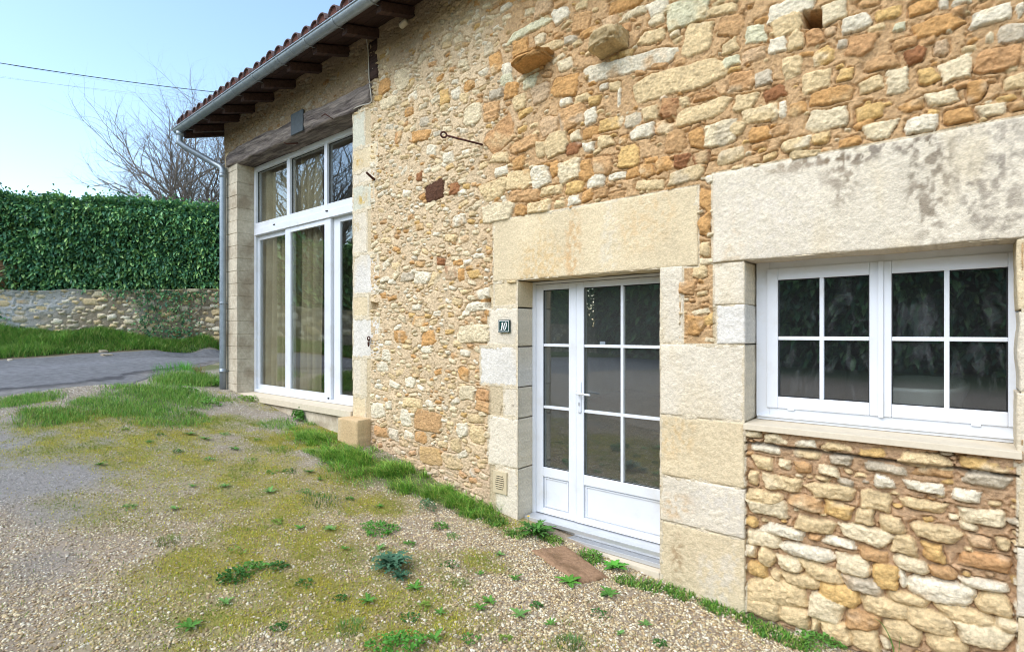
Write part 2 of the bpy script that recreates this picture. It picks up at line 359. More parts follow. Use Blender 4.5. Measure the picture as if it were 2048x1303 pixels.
UP = """1057 61 97 20 G;1124 30 34 30 W;1163 12 27 20 C;1164 46 40 36 T;1090 16 40 30 K;1253 8 70 28 O;1268 29 50 19 P;1316 15 42 32 W;1377 25 86 60 G
1315 41 32 20 P;1220 47 34 24 K;1246 60 34 20 R;1180 66 42 18 O;1142 81 28 16 S;1082 80 20 24 P;1043 97 36 32 O;1098 98 60 20 C;1051 118 26 20 C
1259 130 184 36 W;1303 75 54 28 C;1350 70 24 14 P;1131 131 30 26 P;1016 138 22 22 W;1014 159 24 24 G;995 128 26 44 O;1061 165 26 24 G;1131 173 58 42 O
1081 188 38 40 M;1022 182 28 32 O;993 190 27 22 S;1041 205 27 36 C;1166 197 32 18 C;1132 206 26 18 W;1190 203 23 20 Y;1350 162 196 54 C;1208 175 20 14 W
1232 173 24 20 C;1240 196 8 40 W;1143 237 54 46 T;1182 236 24 33 W;1221 249 50 28 Y;1267 241 36 26 S;1303 228 35 30 C;1340 216 38 38 B;1370 205 22 24 C
1408 225 112 38 C;1407 194 46 18 R;1098 250 38 38 K;1181 264 32 22 O;1152 272 22 22 P;1114 290 48 52 C;1083 299 20 36 C;1285 264 48 28 W;1331 254 38 30 T
1352 286 46 44 T;1392 278 30 42 O;1444 268 74 54 P;1210 285 36 28 C;1259 313 42 46 Y;1247 279 20 17 O;1177 295 25 22 W;1147 298 32 26 B;1049 289 56 26 T
1001 272 63 56 R 25;1003 316 38 22 C;1039 327 26 26 O;1004 342 29 20 W;1037 360 50 36 C;1083 354 38 44 W;1139 343 40 46 P;1175 342 30 42 O;1110 338 18 30 O
1207 330 40 40 T;1192 362 40 26 W;1149 375 42 24 Y;1103 381 48 20 C;1050 391 70 24 T;986 380 54 38 C;996 425 68 38 P;1042 420 23 26 O;1079 415 50 26 C
1120 408 23 16 C;1148 401 27 24 W;1175 392 24 24 O;1204 388 30 18 T;1236 352 34 18 W;1265 346 30 20 O;1296 341 32 28 O;1330 331 36 30 O;1364 322 32 30 B
1405 315 36 26 B;1300 370 58 22 C;1367 353 74 34 C;1462 312 60 30 C;1423 358 28 18 W;1411 400 24 40 O;1411 450 24 44 O;1411 498 24 36 C
1397 80 62 60 C;1463 52 50 44 T;1510 70 46 36 G;1585 15 110 40 W;1574 50 60 42 C;1668 24 54 46 P;1714 48 68 36 W;1592 83 32 40 C;1556 93 36 32 W
1508 112 56 32 K;1463 124 33 25 G;1459 96 31 24 C;1628 76 36 36 R;1660 65 26 22 K;1683 90 20 20 S;1648 116 44 36 Y;1722 90 60 44 R;1630 165 64 44 C
1527 155 34 34 S;1485 163 54 40 R;1548 188 42 28 B;1662 192 88 34 O;1490 205 52 38 C;1520 232 76 34 C;1566 220 16 34 W;1596 218 40 28 O;1657 238 90 46 P
1585 134 40 44 C;1692 148 36 26 Y;1845 15 58 30 O;1778 30 54 28 Y;1800 55 28 20 G;1872 52 100 38 O;1886 10 20 22 W;1922 4 40 14 W;1918 23 36 20 T
1980 33 98 38 W;2040 22 20 30 W;1813 88 58 24 T;1830 113 50 34 B;1855 84 38 18 T;1883 97 28 34 M;2020 68 64 42 S;1978 77 16 24 P;1913 140 64 48 P
1794 163 48 54 P;1762 128 70 28 T;1740 172 54 28 C;1857 153 46 34 Y;1885 196 66 32 P;1953 182 40 40 O;1985 220 60 28 P;2030 167 46 30 C;1742 223 62 32 Y
1761 262 66 36 P;1838 250 64 34 W;1916 233 70 28 O;1825 212 46 24 O;1998 120 96 48 R;2035 213 34 20 T;1470 258 44 30 C;1520 268 46 30 O;1590 290 60 28 C;1640 278 40 24 Y;1560 262 40 22 T;1700 285 46 22 O"""
MID = """870 383 40 38 D;911 378 22 24 B;841 354 12 20 B;805 159 30 44 P;777 206 38 24 P;827 194 18 20 W;927 127 24 18 P;978 100 16 28 P;913 188 20 24 W;940 172 22 24 O
770 173 24 28 O;890 194 20 30 Y;945 230 34 42 P;843 272 34 24 O;864 300 20 22 W;798 275 16 22 R;850 243 18 20 S;897 314 20 22 W;983 222 34 40 T;919 442 28 26 W;820 224 18 18 O
845 554 36 26 W;814 554 26 22 S;903 547 24 26 B;924 549 13 24 O;949 548 28 16 Y;872 556 20 26 C;884 523 18 18 B;916 526 20 14 O;839 643 28 24 O;801 673 26 28 O;859 675 28 28 O
954 667 82 36 P;954 614 44 20 W;969 587 40 22 W;982 628 26 22 O;756 820 28 34 W;779 810 14 18 W;825 804 40 20 C;812 835 22 32 W;858 841 56 46 T;788 866 22 24 W;762 862 26 22 O
819 871 18 22 W;843 874 26 24 O;860 911 48 36 Y;904 921 36 32 C;926 860 22 30 W;955 868 32 38 C;933 786 32 30 P;951 836 34 18 C;912 888 20 30 C;975 814 54 22 T;970 790 40 22 R
930 748 22 28 O;821 764 22 22 W;774 711 16 22 W;853 699 20 16 W;765 732 24 20 W;1345 545 30 24 P;1372 575 40 30 T;1390 650 46 40 O;1350 640 30 30 P;1400 545 30 30 C"""
LOW = """1507 868 38 18 P;1554 877 56 26 P;1611 887 58 18 W;1674 892 68 20 C;1744 904 72 24 Y;1849 920 108 34 C;1969 930 126 32 Y
1531 897 68 18 W;1610 909 66 20 C;1682 921 48 24 S;1772 936 100 24 S;1978 959 106 34 S;1862 944 94 20 T;1524 926 42 30 C;1569 927 29 22 P;1606 937 34 24 T;1657 942 48 26 P
1770 966 44 28 W;1845 973 94 24 W;1934 992 72 30 W;1504 958 20 30 C;1560 966 88 36 C;1658 984 106 34 C;1748 1002 66 44 C;1845 1012 94 26 C;1960 1036 94 32 P
1528 996 84 28 C;1610 1007 76 30 T;1676 1022 56 36 Y;1728 1034 42 34 C;1782 1050 56 34 C;1872 1066 108 34 C;1534 1017 92 34 P;1625 1050 84 34 C;1728 1071 104 36 P;1807 1093 54 44 C
1869 1105 50 38 Y;1957 1085 48 28 K;2005 1090 34 26 C;1967 1126 116 34 R;1502 1044 26 20 Y;1566 1064 92 24 W;1628 1076 28 14 T;1674 1086 70 20 W;1748 1111 66 26 T"""
LOWR = """1526 1079 68 34 P;1612 1106 104 30 W;1709 1131 66 42 P;1821 1131 72 30 P;1885 1145 54 26 T;1970 1172 110 20 W;1500 1103 22 28 C;1531 1116 36 34 C;1576 1128 52 28 P;1641 1147 74 34 C
1770 1152 56 50 Y;1808 1163 18 30 W;1882 1183 134 46 W;1988 1210 74 44 C;1515 1140 48 30 Y;1551 1152 20 22 C;1600 1162 74 32 C;1727 1172 90 32 S;1820 1201 90 26 C;1928 1231 122 32 C
2012 1253 42 32 P;1552 1186 130 50 C;1678 1191 80 42 Y;1770 1216 96 42 C;1855 1243 104 44 C;1968 1273 122 46 P;1521 1217 68 38 C;1651 1218 72 56 P;1590 1235 66 38 C;1723 1241 70 42 T
1630 1251 18 36 C;1890 1290 90 44 C;1670 1266 60 46 C;1729 1283 60 44 C;1771 1288 20 24 P;1800 1265 76 44 C"""

ASPEC = []
def spec(*a, **k): ASPEC.append((a, k))
z_ = lambda r: r + ZC
GRY = (150, 140, 128); DRK = (112, 98, 86); OCH = (222, 172, 92)
spec('lintel', -3.465, -1.469, z_(.492), z_(1.075), .34, .014, 'C', 1, stains=[(-2.9, 2.35, .30, .5, OCH, .35), (-2.55, 2.5, .10, .5, (214, 160, 96), .5), (-1.9, 2.6, .3, .3, (226, 186, 130), .4), (-2.2, 2.4, .12, .5, (236, 226, 204), .5)])
spec('lintel', -1.356, .76, z_(.503), z_(1.137), .34, .020, 'P', 2, stains=[(-.35, 2.86, .6, .09, DRK, .75), (-.12, 2.6, .16, .42, (128, 112, 92), .75), (-.55, 2.72, .14, .26, (138, 120, 98), .7), (.12, 2.5, .2, .3, DRK, .55), (-.85, 2.84, .3, .06, (140, 116, 84), .6), (-1.0, 2.5, .4, .4, (236, 224, 206), .6), (-1.2, 2.3, .1, .3, (220, 190, 140), .4), (.3, 2.75, .25, .15, GRY, .4)], rough=1.2)
# door's left jamb, top to bottom
g_ = .003
for k, (a, b, c, d, t) in enumerate(((-3.46, -3.165, .24, .485, 'C'), (-3.53, -3.165, -.125, .23, 'P'), (-3.637, -3.165, -.506, -.135, 'W'), (-3.34, -3.165, -.80, -.514, 'P'), (-3.53, -3.165, -1.27, -.81, 'P'), (-3.43, -3.165, -1.95, -1.28, 'P'))):
    spec('jamb_stone', a, b - g_, z_(c + g_), z_(d), .30, .008, t, 10 + k, stains=[(-3.22, z_(-.68), .04, .05, DRK, .6)] if k == 3 else ())
# pier between door and small window
for k, (a, b, c, d, t, st) in enumerate(((-1.755, -1.58, -.080, .495, 'P', []), (-1.345, -1.142, .20, .495, 'P', []), (-1.33, -1.142, -.080, .192, 'W', []), (-1.755, -1.142, -.62, -.088, 'P', []),
        (-1.755, -1.145, -1.08, -.628, 'C', [(-1.6, z_(-.8), .2, .2, OCH, .3)]), (-1.755, -1.142, -1.43, -1.088, 'P', [(-1.65, z_(-1.3), .2, .12, (214, 170, 108), .5), (-1.3, z_(-1.25), .25, .2, (226, 216, 200), .7)]), (-1.755, -1.14, -2.15, -1.438, 'C', [(-1.62, z_(-1.7), .07, .22, (160, 124, 82), .6), (-1.3, z_(-1.75), .2, .3, (228, 218, 200), .6)]))):
    spec('jamb_stone', a, b, z_(c), z_(d), .30, .012, t, 30 + k, worn=.005, stains=st, rough=1.3)
# right jamb of the small window
for k, (c, d) in enumerate(((.12, .495), (-.31, .112), (-.70, -.318), (-1.13, -.71), (-1.5, -1.14), (-2.2, -1.51))):
    spec('jamb_stone', .244 + .006 * (k % 2), .52 + .06 * (k % 3), z_(c), z_(d), .27, .012, 'CPPCPC'[k], 50 + k)
# right jamb of the tall opening
JT = [(225, 298, 731, 'G', [(-5.68, 4.42, .1, .1, OCH, .3)]), (300, 345, 756, 'C', [(-5.72, 3.86, .16, .10, (214, 168, 70), .8)]), (346, 372, 752, 'P', []), (373, 424, 749, 'G', [(-5.62, 3.38, .15, .12, (206, 168, 72), .85)]), (425, 508, 735, 'P', []),
      (510, 590, 758, 'W', []), (592, 634, 738, 'C', []), (636, 714, 760, 'W', []), (716, 790, 734, 'P', []), (792, 838, 732, 'C', [])]
for k, (ya, yb, xr, t, st) in enumerate(JT):
    spec('jamb_stone', -5.803, S(xr), Zp(712, yb) + .003, Zp(712, ya) - .003, .30, .007, t, 70 + k, stains=st, worn=.005)

# ------------------------------------------------------------------ the house
house = empty('stone_house', (0, 0, 0), 'rubble stone house with white glazed door, tall sliding window and clay tile eaves', 'house')
SL, SRR = -9.45, 2.6                          # left corner and right end of the facade
OPW = (-9.00, -5.806, -1.06 + ZC, 2.75 + ZC)  # tall opening  x0 x1 z0 z1
OPD = (-3.16, -1.76, -1.86 + ZC, 0.49 + ZC)   # door
OPN = (-1.139, 0.262, -0.66 + ZC, 0.50 + ZC)  # small window
def eave(x): return ZC + 3.50 + 0.0215 * (x + 4.65)      # height where the rafters meet the wall: the old eave is not level

dx = 0.0056
xs = []
x = SRR
while x > SL:
    xs.append(x); x -= dx * (1.0 + 0.055 * max(0, -x)) if x < 0.4 else dx * 2.2
xs = np.array(xs[::-1]); xs[0] = SL
zs = np.arange(-2.35 + ZC, 3.72 + ZC, 0.0060)
panel = lambda x, z: -1.14 < x < 0.27 and z < OPN[2] + .02
stones = listed(UP, (.016, .028), .004, 0.0, 1)
for i, s in enumerate(stones):                # long stones are laid a little flatter
    pass
stones += listed(MID, (.014, .024), .004, 0.0, 2)
nlow = len(stones)
LOWSC = 1
stones += listed(LOW, (.042, .056), .005, 0.0, 3) + [(a, b, c * 1.08, d * 1.10, e, f * 1.05, g, h, i) for a, b, c, d, e, f, g, h, i in listed(LOWR, (.050, .064), .008, 0.3, 4)]
cov = [(-3.465, -1.469, .49 + ZC, 1.08 + ZC), (-1.356, .72, .5 + ZC, 1.137 + ZC), (-1.36, -1.139, -2.1 + ZC, .5 + ZC), (-1.76, -1.60, -2.1 + ZC, .5 + ZC), (-1.76, -1.139, -2.1 + ZC, -.084 + ZC),
       (-3.52, -3.16, -1.8 + ZC, .47 + ZC), (-3.637, -3.16, -.506 + ZC, -.13 + ZC), (-5.806, -5.42, -1.4 + ZC, 2.7 + ZC), (-9.45, -5.41, 2.75 + ZC, 3.0 + ZC), OPW, OPD, OPN, (.262, .62, -2.2 + ZC, .5 + ZC)]
def free(x, z): return not any(a - .0 < x < b + .0 and c < z < d for a, b, c, d in cov)
left = lambda x, z: free(x, z) and not panel(x, z) and (x < -3.3 or (x < -2.2 and z < 1.6 + ZC and x < -3.2))
right = lambda x, z: free(x, z) and not panel(x, z) and not left(x, z)
fill(stones, (-9.4, -3.0, -2.3 + ZC, 3.5 + ZC, left), 9000, (.022, .10), (.014, .045), 'WPPPCCCTOWPWYPCW', (.010, .022), .004, .0, 5, .70, .22)
fill(stones, (-3.6, 2.6, -2.3 + ZC, 3.6 + ZC, right), 8000, (.016, .13), (.012, .052), 'PCCTTOYYTPCCOTC', (.010, .024), .004, .0, 6, .70, .18)
fill(stones, (-1.12, .26, -2.3 + ZC, -.67 + ZC, None), 1800, (.02, .12), (.014, .045), 'PCCTYS', (.03, .05), .010, .5, 7, .9, .1)
XX, ZZ = np.meshgrid(xs, zs)
big0 = fbm(XX * 1.3, ZZ * 1.3, 40, 4)
wl = sstep(-2.9, -3.9, XX + 0.5 * big0 - 0.0 * ZZ)          # 1 = pale lime mortar on the left, 0 = tan earth mortar on the right
wp = ((XX > -1.16) & (XX < .30) & (ZZ < OPN[2] + .03)).astype(float)
mh = 0.013 * wl + 0.012 * (1 - wl); mh = mh * (1 - wp) + 0.016 * wp + wp * sstep(-1.45 + ZC, -0.85 + ZC, ZZ + .5 * big0 + .25 * XX) * .026
top = sstep(0.75, 0.15, eave(XX) - ZZ + .25 * big0) * sstep(-1.2, -4.2, XX)
mh = mh + 0.016 * top
mc = np.array(lin(224, 198, 160, k=.82)) * wl[..., None] + np.array(lin(210, 172, 126, k=.80)) * (1 - wl[..., None])
mc = mc * (1 - wp[..., None]) + np.array(lin(204, 168, 130, k=.78)) * wp[..., None]
eave_shade_stain = sstep(0.9, 0.05, eave(XX) - ZZ + .35 * big0) * sstep(-2.6, -5.0, XX) * .85; eave_shade_stain = np.maximum(eave_shade_stain, .9 * sstep(-5.2, -5.5, XX) * sstep(2.9 + ZC, 3.0 + ZC, ZZ))
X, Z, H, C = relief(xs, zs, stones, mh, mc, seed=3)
# eave shade painted into the colour together with grey-brown stain; pinkish damp at the foot of the wall
C = C * (1 - .72 * eave_shade_stain[..., None]) + np.array(lin(112, 88, 66)) * (.40 * eave_shade_stain[..., None])
damp = sstep(-1.15 + ZC, -1.7 + ZC, Z + .3 * big0 + (X + 3.5) * .12) * (X < -3.1)
C = C * (1 - .35 * damp[..., None]) + np.array(lin(206, 168, 142)) * (.35 * damp[..., None])
def hole(cx, cz, hw, hh, dep):
    m = sstep(1.15, .9, np.maximum(np.abs((X - cx) / hw + .1 * big0), np.abs((Z - cz) / hh + (X - cx) / hw * .25)))
    return m * dep
for (px, py, w, hh, dep) in ((1625, 40, 34, 34, .22), (978, 606, 9, 22, .10), (749, 612, 14, 14, .09), (1340, 243, 16, 8, .07), (1322, 236, 10, 10, .05)):
    H = H - hole(S(px), Zp(px, py), abs(S(px + w / 2) - S(px - w / 2)) / 2, (Zp(px, py - hh / 2) - Zp(px, py + hh / 2)) / 2, dep)
# dark mortar gap under the ragged course below the small window's sill
gap = np.exp(-((Z - (Zp(1500, 886) + (X - S(1500)) * (Zp(2030, 950) - Zp(1500, 886)) / (S(2030) - S(1500)) + .010 * big0)) / .011) ** 2) * wp
H = H - gap * .03; C = C * (1 - .6 * gap[..., None]) + np.array(lin(128, 120, 112)) * (.6 * gap[..., None])
ledge = wp * sstep(-.012, .0, Z - (Zp(1500, 886) + (X - S(1500)) * (Zp(2030, 950) - Zp(1500, 886)) / (S(2030) - S(1500)))) * (H > .018)
H = H + ledge * .022
H = np.where(wp > 0, H - .045, H)             # the infill under the window sits back from the piers
for a, b, c, d in cov[:9] + [cov[12]]:        # bedding behind the dressed blocks
    inn = (X > a + .004) & (X < b - .004) & (Z > c + .004) & (Z < d - .004)
    H = np.where(inn & (H > -.01), np.minimum(H, .002 + .005 * big0), H)
    C[inn] = np.array(lin(216, 196, 160)) * (1 + .12 * big0[inn])[:, None]
jn = fbm(X * 16, Z * 16, 45, 3); jc = np.array(lin(224, 208, 178, k=.82))
for (nm_, a, b, c, d, *_r), _k in ASPEC:      # mortar smeared over the joints between the dressed blocks
    i0, i1 = np.searchsorted(xs, (a - .02, b + .02)); j0, j1 = np.searchsorted(zs, (c - .02, d + .02)); sl = (slice(j0, j1), slice(i0, i1))
    ed = np.minimum(np.minimum(X[sl] - a, b - X[sl]), np.minimum(Z[sl] - c, d - Z[sl]))
    w = (ed < .012 + .022 * np.clip(jn[sl] + .25, 0, 1)) & (ed > -.012) & (H[sl] < .02) & (H[sl] > -.03)
    H[sl] = np.where(w, .0085 + .007 * jn[sl] + .003 * big0[sl], H[sl]); C[sl] = np.where(w[..., None], jc * (1 + .12 * jn[sl])[..., None], C[sl])
nz_, nx_ = X.shape
V = np.stack([X, -H, Z], -1).reshape(-1, 3)
idx = np.arange(nz_ * nx_).reshape(nz_, nx_)
q = np.stack([idx[:-1, :-1], idx[:-1, 1:], idx[1:, 1:], idx[1:, :-1]], -1)
fx = (X[:-1, :-1] + X[1:, 1:]) / 2; fz = (Z[:-1, :-1] + Z[1:, 1:]) / 2
keep = fz < eave(fx) + .22
for a, b, c, d in (OPW, OPD, OPN): keep &= ~((fx > a) & (fx < b) & (fz > c) & (fz < d))
keep &= ~((fx < -8.99) & (fz < OPW[3]))
keep &= ~((fx < -5.83) & (fz < OPW[3]))
keep &= ~((fx > OPD[0]) & (fx < OPD[1]) & (fz < OPD[3]))
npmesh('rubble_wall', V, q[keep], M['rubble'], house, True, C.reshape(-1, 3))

ASH = {k: np.array(lin(*v, k=.81)) for k, v in {'P': (233, 220, 196), 'C': (230, 210, 172), 'W': (232, 225, 212), 'G': (216, 212, 190), 'T': (214, 184, 140)}.items()}
# dressed blocks: worn-edged ashlars with their returns into the openings
def ashlar(name, x0, x1, z0, z1, depth=.30, proud=.010, tint='P', seed=0, res=.009, worn=.004, stains=(), rough=1.0, label=None):
    nx = max(4, int((x1 - x0) / res)); nz = max(4, int((z1 - z0) / res))
    u = np.linspace(x0, x1, nx + 1); v = np.linspace(z0, z1, nz + 1); Xa, Za = np.meshgrid(u, v)
    edge = np.minimum(np.minimum(Xa - x0, x1 - Xa), np.minimum(Za - z0, z1 - Za))
    n1 = fbm(Xa * 14, Za * 14, seed + 50, 3); n2 = fbm(Xa * 42, Za * 42, seed + 60, 3); n3 = fbm(Xa * 3, Za * 3, seed + 70, 3)
    h = proud + n2 * .0030 * rough + (1 - 2 * np.abs(fbm(Xa * 55, Za * 55, seed + 64, 2))) * .0022 * rough + n3 * .008 * rough - worn * np.exp(-edge / (.007 + .008 * np.clip(n1 + .3, 0, 1))) * (1 + .8 * n1)
    ox = fbm(Za * 6, Xa * 0 + seed * 3.1, seed + 80, 3) * .009; oz = fbm(Xa * 6, Za * 0 + seed * 1.7, seed + 90, 3) * .007
    wgt = np.exp(-edge / .03)
    Xa2 = Xa + ox * wgt * ((Xa - x0 < .05) * 1.0 + (x1 - Xa < .05) * 1.0); Za2 = Za + oz * wgt
    base = ASH[tint]
    col = base * (1 + .10 * n2 + .12 * n3)[..., None]
    warm = sstep(.05, .55, fbm(Xa * 4.5, Za * 1.8, seed + 33, 4))[..., None]
    col = col * (1 - .40 * warm) + ASH['C'] * .97 * (.40 * warm)
    for (cx, cz, rx, rz, cc, st) in stains:
        s = sstep(1.1, .3, np.hypot((Xa - cx) / rx, (Za - cz) / rz) + .5 * fbm(Xa * 9, Za * 5, seed + 21, 4))[..., None] * st * sstep(-.25, .35, fbm(Xa * 38, Za * 30, seed + 23, 3))[..., None]
        col = col * (1 - s) + np.array(lin(*cc)) * s
    V = np.stack([Xa2, -h, Za2], -1).reshape(-1, 3); Cc = col.reshape(-1, 3)
    ix = np.arange((nx + 1) * (nz + 1)).reshape(nz + 1, nx + 1)
    F = [np.stack([ix[:-1, :-1], ix[:-1, 1:], ix[1:, 1:], ix[1:, :-1]], -1).reshape(-1, 4)]
    ring = np.concatenate([ix[0, :], ix[1:, -1], ix[-1, -2::-1], ix[-2:0:-1, 0]])
    prev = ring; n = len(V); Vs = [V]; Cs = [Cc]
    dl = np.linspace(.0, depth, 8)[1:]
    for k, dd in enumerate(dl):
        rv = V[ring].copy(); nn_ = fbm(rv[:, 0] * 9 + rv[:, 2] * 9, np.full(len(rv), dd * 9), seed + 5, 3) * .003
        rv[:, 1] = dd; rv[:, 0] += nn_; rv[:, 2] += nn_
        cur = np.arange(n, n + len(ring)); n += len(ring); Vs.append(rv); Cs.append(Cc[ring] * .97)
        F.append(np.stack([prev, cur, np.roll(cur, -1), np.roll(prev, -1)], -1)); prev = cur
    o = npmesh(name, np.vstack(Vs), np.vstack(F), M['dressed'], house, True, np.vstack(Cs))
    return o
for a_, k_ in ASPEC: ashlar(*a_, **k_)
# breeze-block pillar at the left corner
bm = bmesh.new()
zc = z_(-1.25); k = 0
while zc < z_(2.74):
    zt = min(zc + .205, z_(2.745)); j = .002 * ((k * 7) % 3)
    box(bm, -9.46 + j * .5, -9.003 - j * .6, -.012 - j, .34, zc + .004, zt - .004, .006); zc += .205; k += 1
box(bm, -9.452, -9.010, -.006, .33, z_(-1.25), z_(2.744), 0)
bmobj('concrete_pillar', bm, M['concrete'], house)

# timber lintel of the tall opening: a hand-hewn beam, wavy along its length
def beam(name, x0, x1, y0, y1, z0, z1, mat, seed, amp=.018, parent=house, res=.04):
    n = max(6, int((x1 - x0) / res)); V = []; F = []
    prof = []
    for a in np.linspace(0, 1, 6)[:-1]: prof.append((y0 + (y1 - y0) * a, z0))
    for a in np.linspace(0, 1, 6)[:-1]: prof.append((y1, z0 + (z1 - z0) * a))
    for a in np.linspace(0, 1, 6)[:-1]: prof.append((y1 + (y0 - y1) * a, z1))
    for a in np.linspace(0, 1, 6)[:-1]: prof.append((y0, z1 + (z0 - z1) * a))
    prof = np.array(prof); m = len(prof); t = np.linspace(x0, x1, n)
    for i, xx in enumerate(t):
        p = prof.copy()
        p[:, 0] += fbm(np.full(m, xx * 2.5), prof[:, 1] * 7 + prof[:, 0] * 7, seed, 4) * amp
        p[:, 1] += fbm(np.full(m, xx * 1.7), prof[:, 0] * 5 + prof[:, 1] * 3, seed + 5, 4) * amp
        V += [(xx, a, b) for a, b in p]
    for i in range(n - 1):
        for k in range(m):
            F.append((i * m + k, i * m + (k + 1) % m, (i + 1) * m + (k + 1) % m, (i + 1) * m + k))
    V = np.array(V); c0 = V[:m].mean(0); c1 = V[-m:].mean(0); b = len(V)
    V = np.vstack([V, c0, c1])
    for k in range(m):
        F.append((b, (k + 1) % m, k, k)); F.append((b + 1, (n - 1) * m + k, (n - 1) * m + (k + 1) % m, (n - 1) * m + (k + 1) % m))
    bm = bmesh.new(); vs = [bm.verts.new(v) for v in V]
    for f in F:
        f = list(dict.fromkeys(f)); bm.faces.new([vs[k] for k in f])
    bmesh.ops.recalc_face_normals(bm, faces=bm.faces)
    return bmobj(name, bm, mat, parent, True)
beam('timber_lintel', -9.34, -5.40, -.035, .30, z_(2.745), z_(3.0), M['wood_beam'], 61, .045)
boxes('slate_plate', [(S(588), S(612), -.050, -.03, Zp(600, 268), Zp(600, 226))], M['slate'], house, .004)
beam('timber_post', S(741) , S(758), -.030, .1, Zp(750, 160), Zp(750, 84), M['wood_dark'], 71, .006)

# rafters, soffit, roof
OH = .50                                     # overhang of the eave
def sl(y): return .30 * y                     # rise of the rafters per metre
raf = None
for k, xr in enumerate((-9.86, -9.50, -8.92, -8.40, -7.79, -7.18, -6.52, -5.88, -5.29, -4.65, -4.02, -3.40, -2.78, -2.15, -1.5, -.9, -.3, .3, .9, 1.5, 2.1)):
    if raf is None:
        bm = bmesh.new(); box(bm, -.045, .045, -.47, .35, -.0, .105, .006)
        for v in bm.verts:
            v.co.z += sl(v.co.y) - .02 * (v.co.y < -.4)
        raf = bmobj('rafter', bm, M['wood_dark'], None); raf.parent = house
        o = raf
    else:
        o = raf.copy(); link(o); o.parent = house
    o.location = (xr, 0, eave(xr) - .005); o.rotation_euler = (0, rnd.uniform(-.03, .03), rnd.uniform(-.04, .04))
RL, RR = -10.02, 2.7
bm = bmesh.new()
for k in range(5):                            # soffit boards running along the eave
    y0 = -.50 + k * .125
    box(bm, RL + .03, RR, y0, y0 + .120, 0, .022, .002)
for v in bm.verts: v.co.z += sl(v.co.y) + eave(v.co.x) + .102
bmobj('soffit', bm, M['soffit'], house)
bm = bmesh.new()                              # roof deck both sides of the ridge, gable verge board
for (ya, yb, f) in ((-.46, 5.2, 1), (5.2, 10.9, -1)):
    vs = []
    for (xx, yy) in ((RL, ya), (RR, ya), (RR, yb), (RL, yb)):
        zz = eave(xx) + .135 + (sl(yy) if f > 0 else sl(10.4 - yy))
        vs.append((xx, yy, zz))
    top_ = [bm.verts.new((a, b, c + .03)) for a, b, c in vs]; bot = [bm.verts.new(v) for v in vs]
    bm.faces.new(top_); bm.faces.new(bot[::-1])
    for i in range(4): bm.faces.new((bot[i], bot[(i + 1) % 4], top_[(i + 1) % 4], top_[i]))
roof = bmobj('roof', bm, M['tile'], house)
boxes('verge_board', [(RL - .025, RL - .002, -.44, .2, 0, .12)], M['wood_dark'], house, .003)
o = bpy.data.objects['verge_board']
for v in o.data.vertices: v.co.z += eave(RL) + sl(v.co.y) + .03

# canal tiles: covers with mortar-filled mouths over channel tiles
def tile_mesh(cols, rows):
    Vc, Fc, Vf, Ff = [], [], [], []
    pitch = .207; n = 9
    for ci in range(cols):
        xc = RL + .10 + ci * pitch
        for r in range(rows):
            for kind in (0, 1):
                jx = rnd.uniform(-.010, .010); jy = rnd.uniform(-.02, .02); jz = rnd.uniform(-.005, .010); rot = rnd.uniform(-.03, .03)
                y0 = -.56 + r * .36 + (0 if kind == 0 else -.01) + jy; L = .46
                x_ = xc + (0 if kind == 0 else pitch / 2) + jx
                b = len(Vc)
                for e, (yy, rr, lift) in enumerate(((y0, .094, .028), (y0 + L, .076, .0))):
                    for th in (0, .013):
                        for i in range(n):
                            a = math.pi * i / (n - 1); R = rr - th
                            dxx = R * math.cos(a)
                            zz = R * math.sin(a) * 1.05 if kind == 0 else -R * math.sin(a) * .75 + .02
                            zz += eave(x_) + sl(yy) + .20 + (lift if kind == 0 else lift * .5 - .01) + jz
                            Vc.append((x_ + dxx + rot * (yy - y0), yy, zz))
                i0, i1, o0, o1 = b, b + n, b + 2 * n, b + 3 * n
                for i in range(n - 1):
                    Fc.append((i0 + i, i0 + i + 1, o0 + i + 1, o0 + i)); Fc.append((i1 + i + 1, i1 + i, o1 + i, o1 + i + 1))
                    Fc.append((i0 + i + 1, i0 + i, i1 + i, i1 + i + 1))
                if r == 0 and kind == 0:       # mouth filled with mortar
                    bf = len(Vf); yy = y0 + .02
                    Vf.append((x_, yy + .012, eave(x_) + sl(yy) + .26 + jz))
                    for i in range(n):
                        a = math.pi * i / (n - 1); R = .082
                        Vf.append((x_ + R * math.cos(a), yy + rnd.uniform(-.004, .004), R * math.sin(a) * 1.05 + eave(x_) + sl(yy) + .225 + jz))
                    for i in range(n - 1): Ff.append((bf, bf + 2 + i, bf + 1 + i, bf + 1 + i))
                    Ff.append((bf, bf + 1, bf + n, bf + n))
    return Vc, Fc, Vf, Ff
Vc, Fc, Vf, Ff = tile_mesh(61, 6)
bm = bmesh.new(); vs = [bm.verts.new(v) for v in Vc]
for f in Fc: bm.faces.new([vs[k] for k in f])
bmobj('roof_tiles', bm, M['tile'], roof, True)
bm = bmesh.new(); vs = [bm.verts.new(v) for v in Vf]
for f in Ff: bm.faces.new([vs[k] for k in dict.fromkeys(f)])
bmobj('tile_mouth_mortar', bm, M['tilefill'], roof, False)

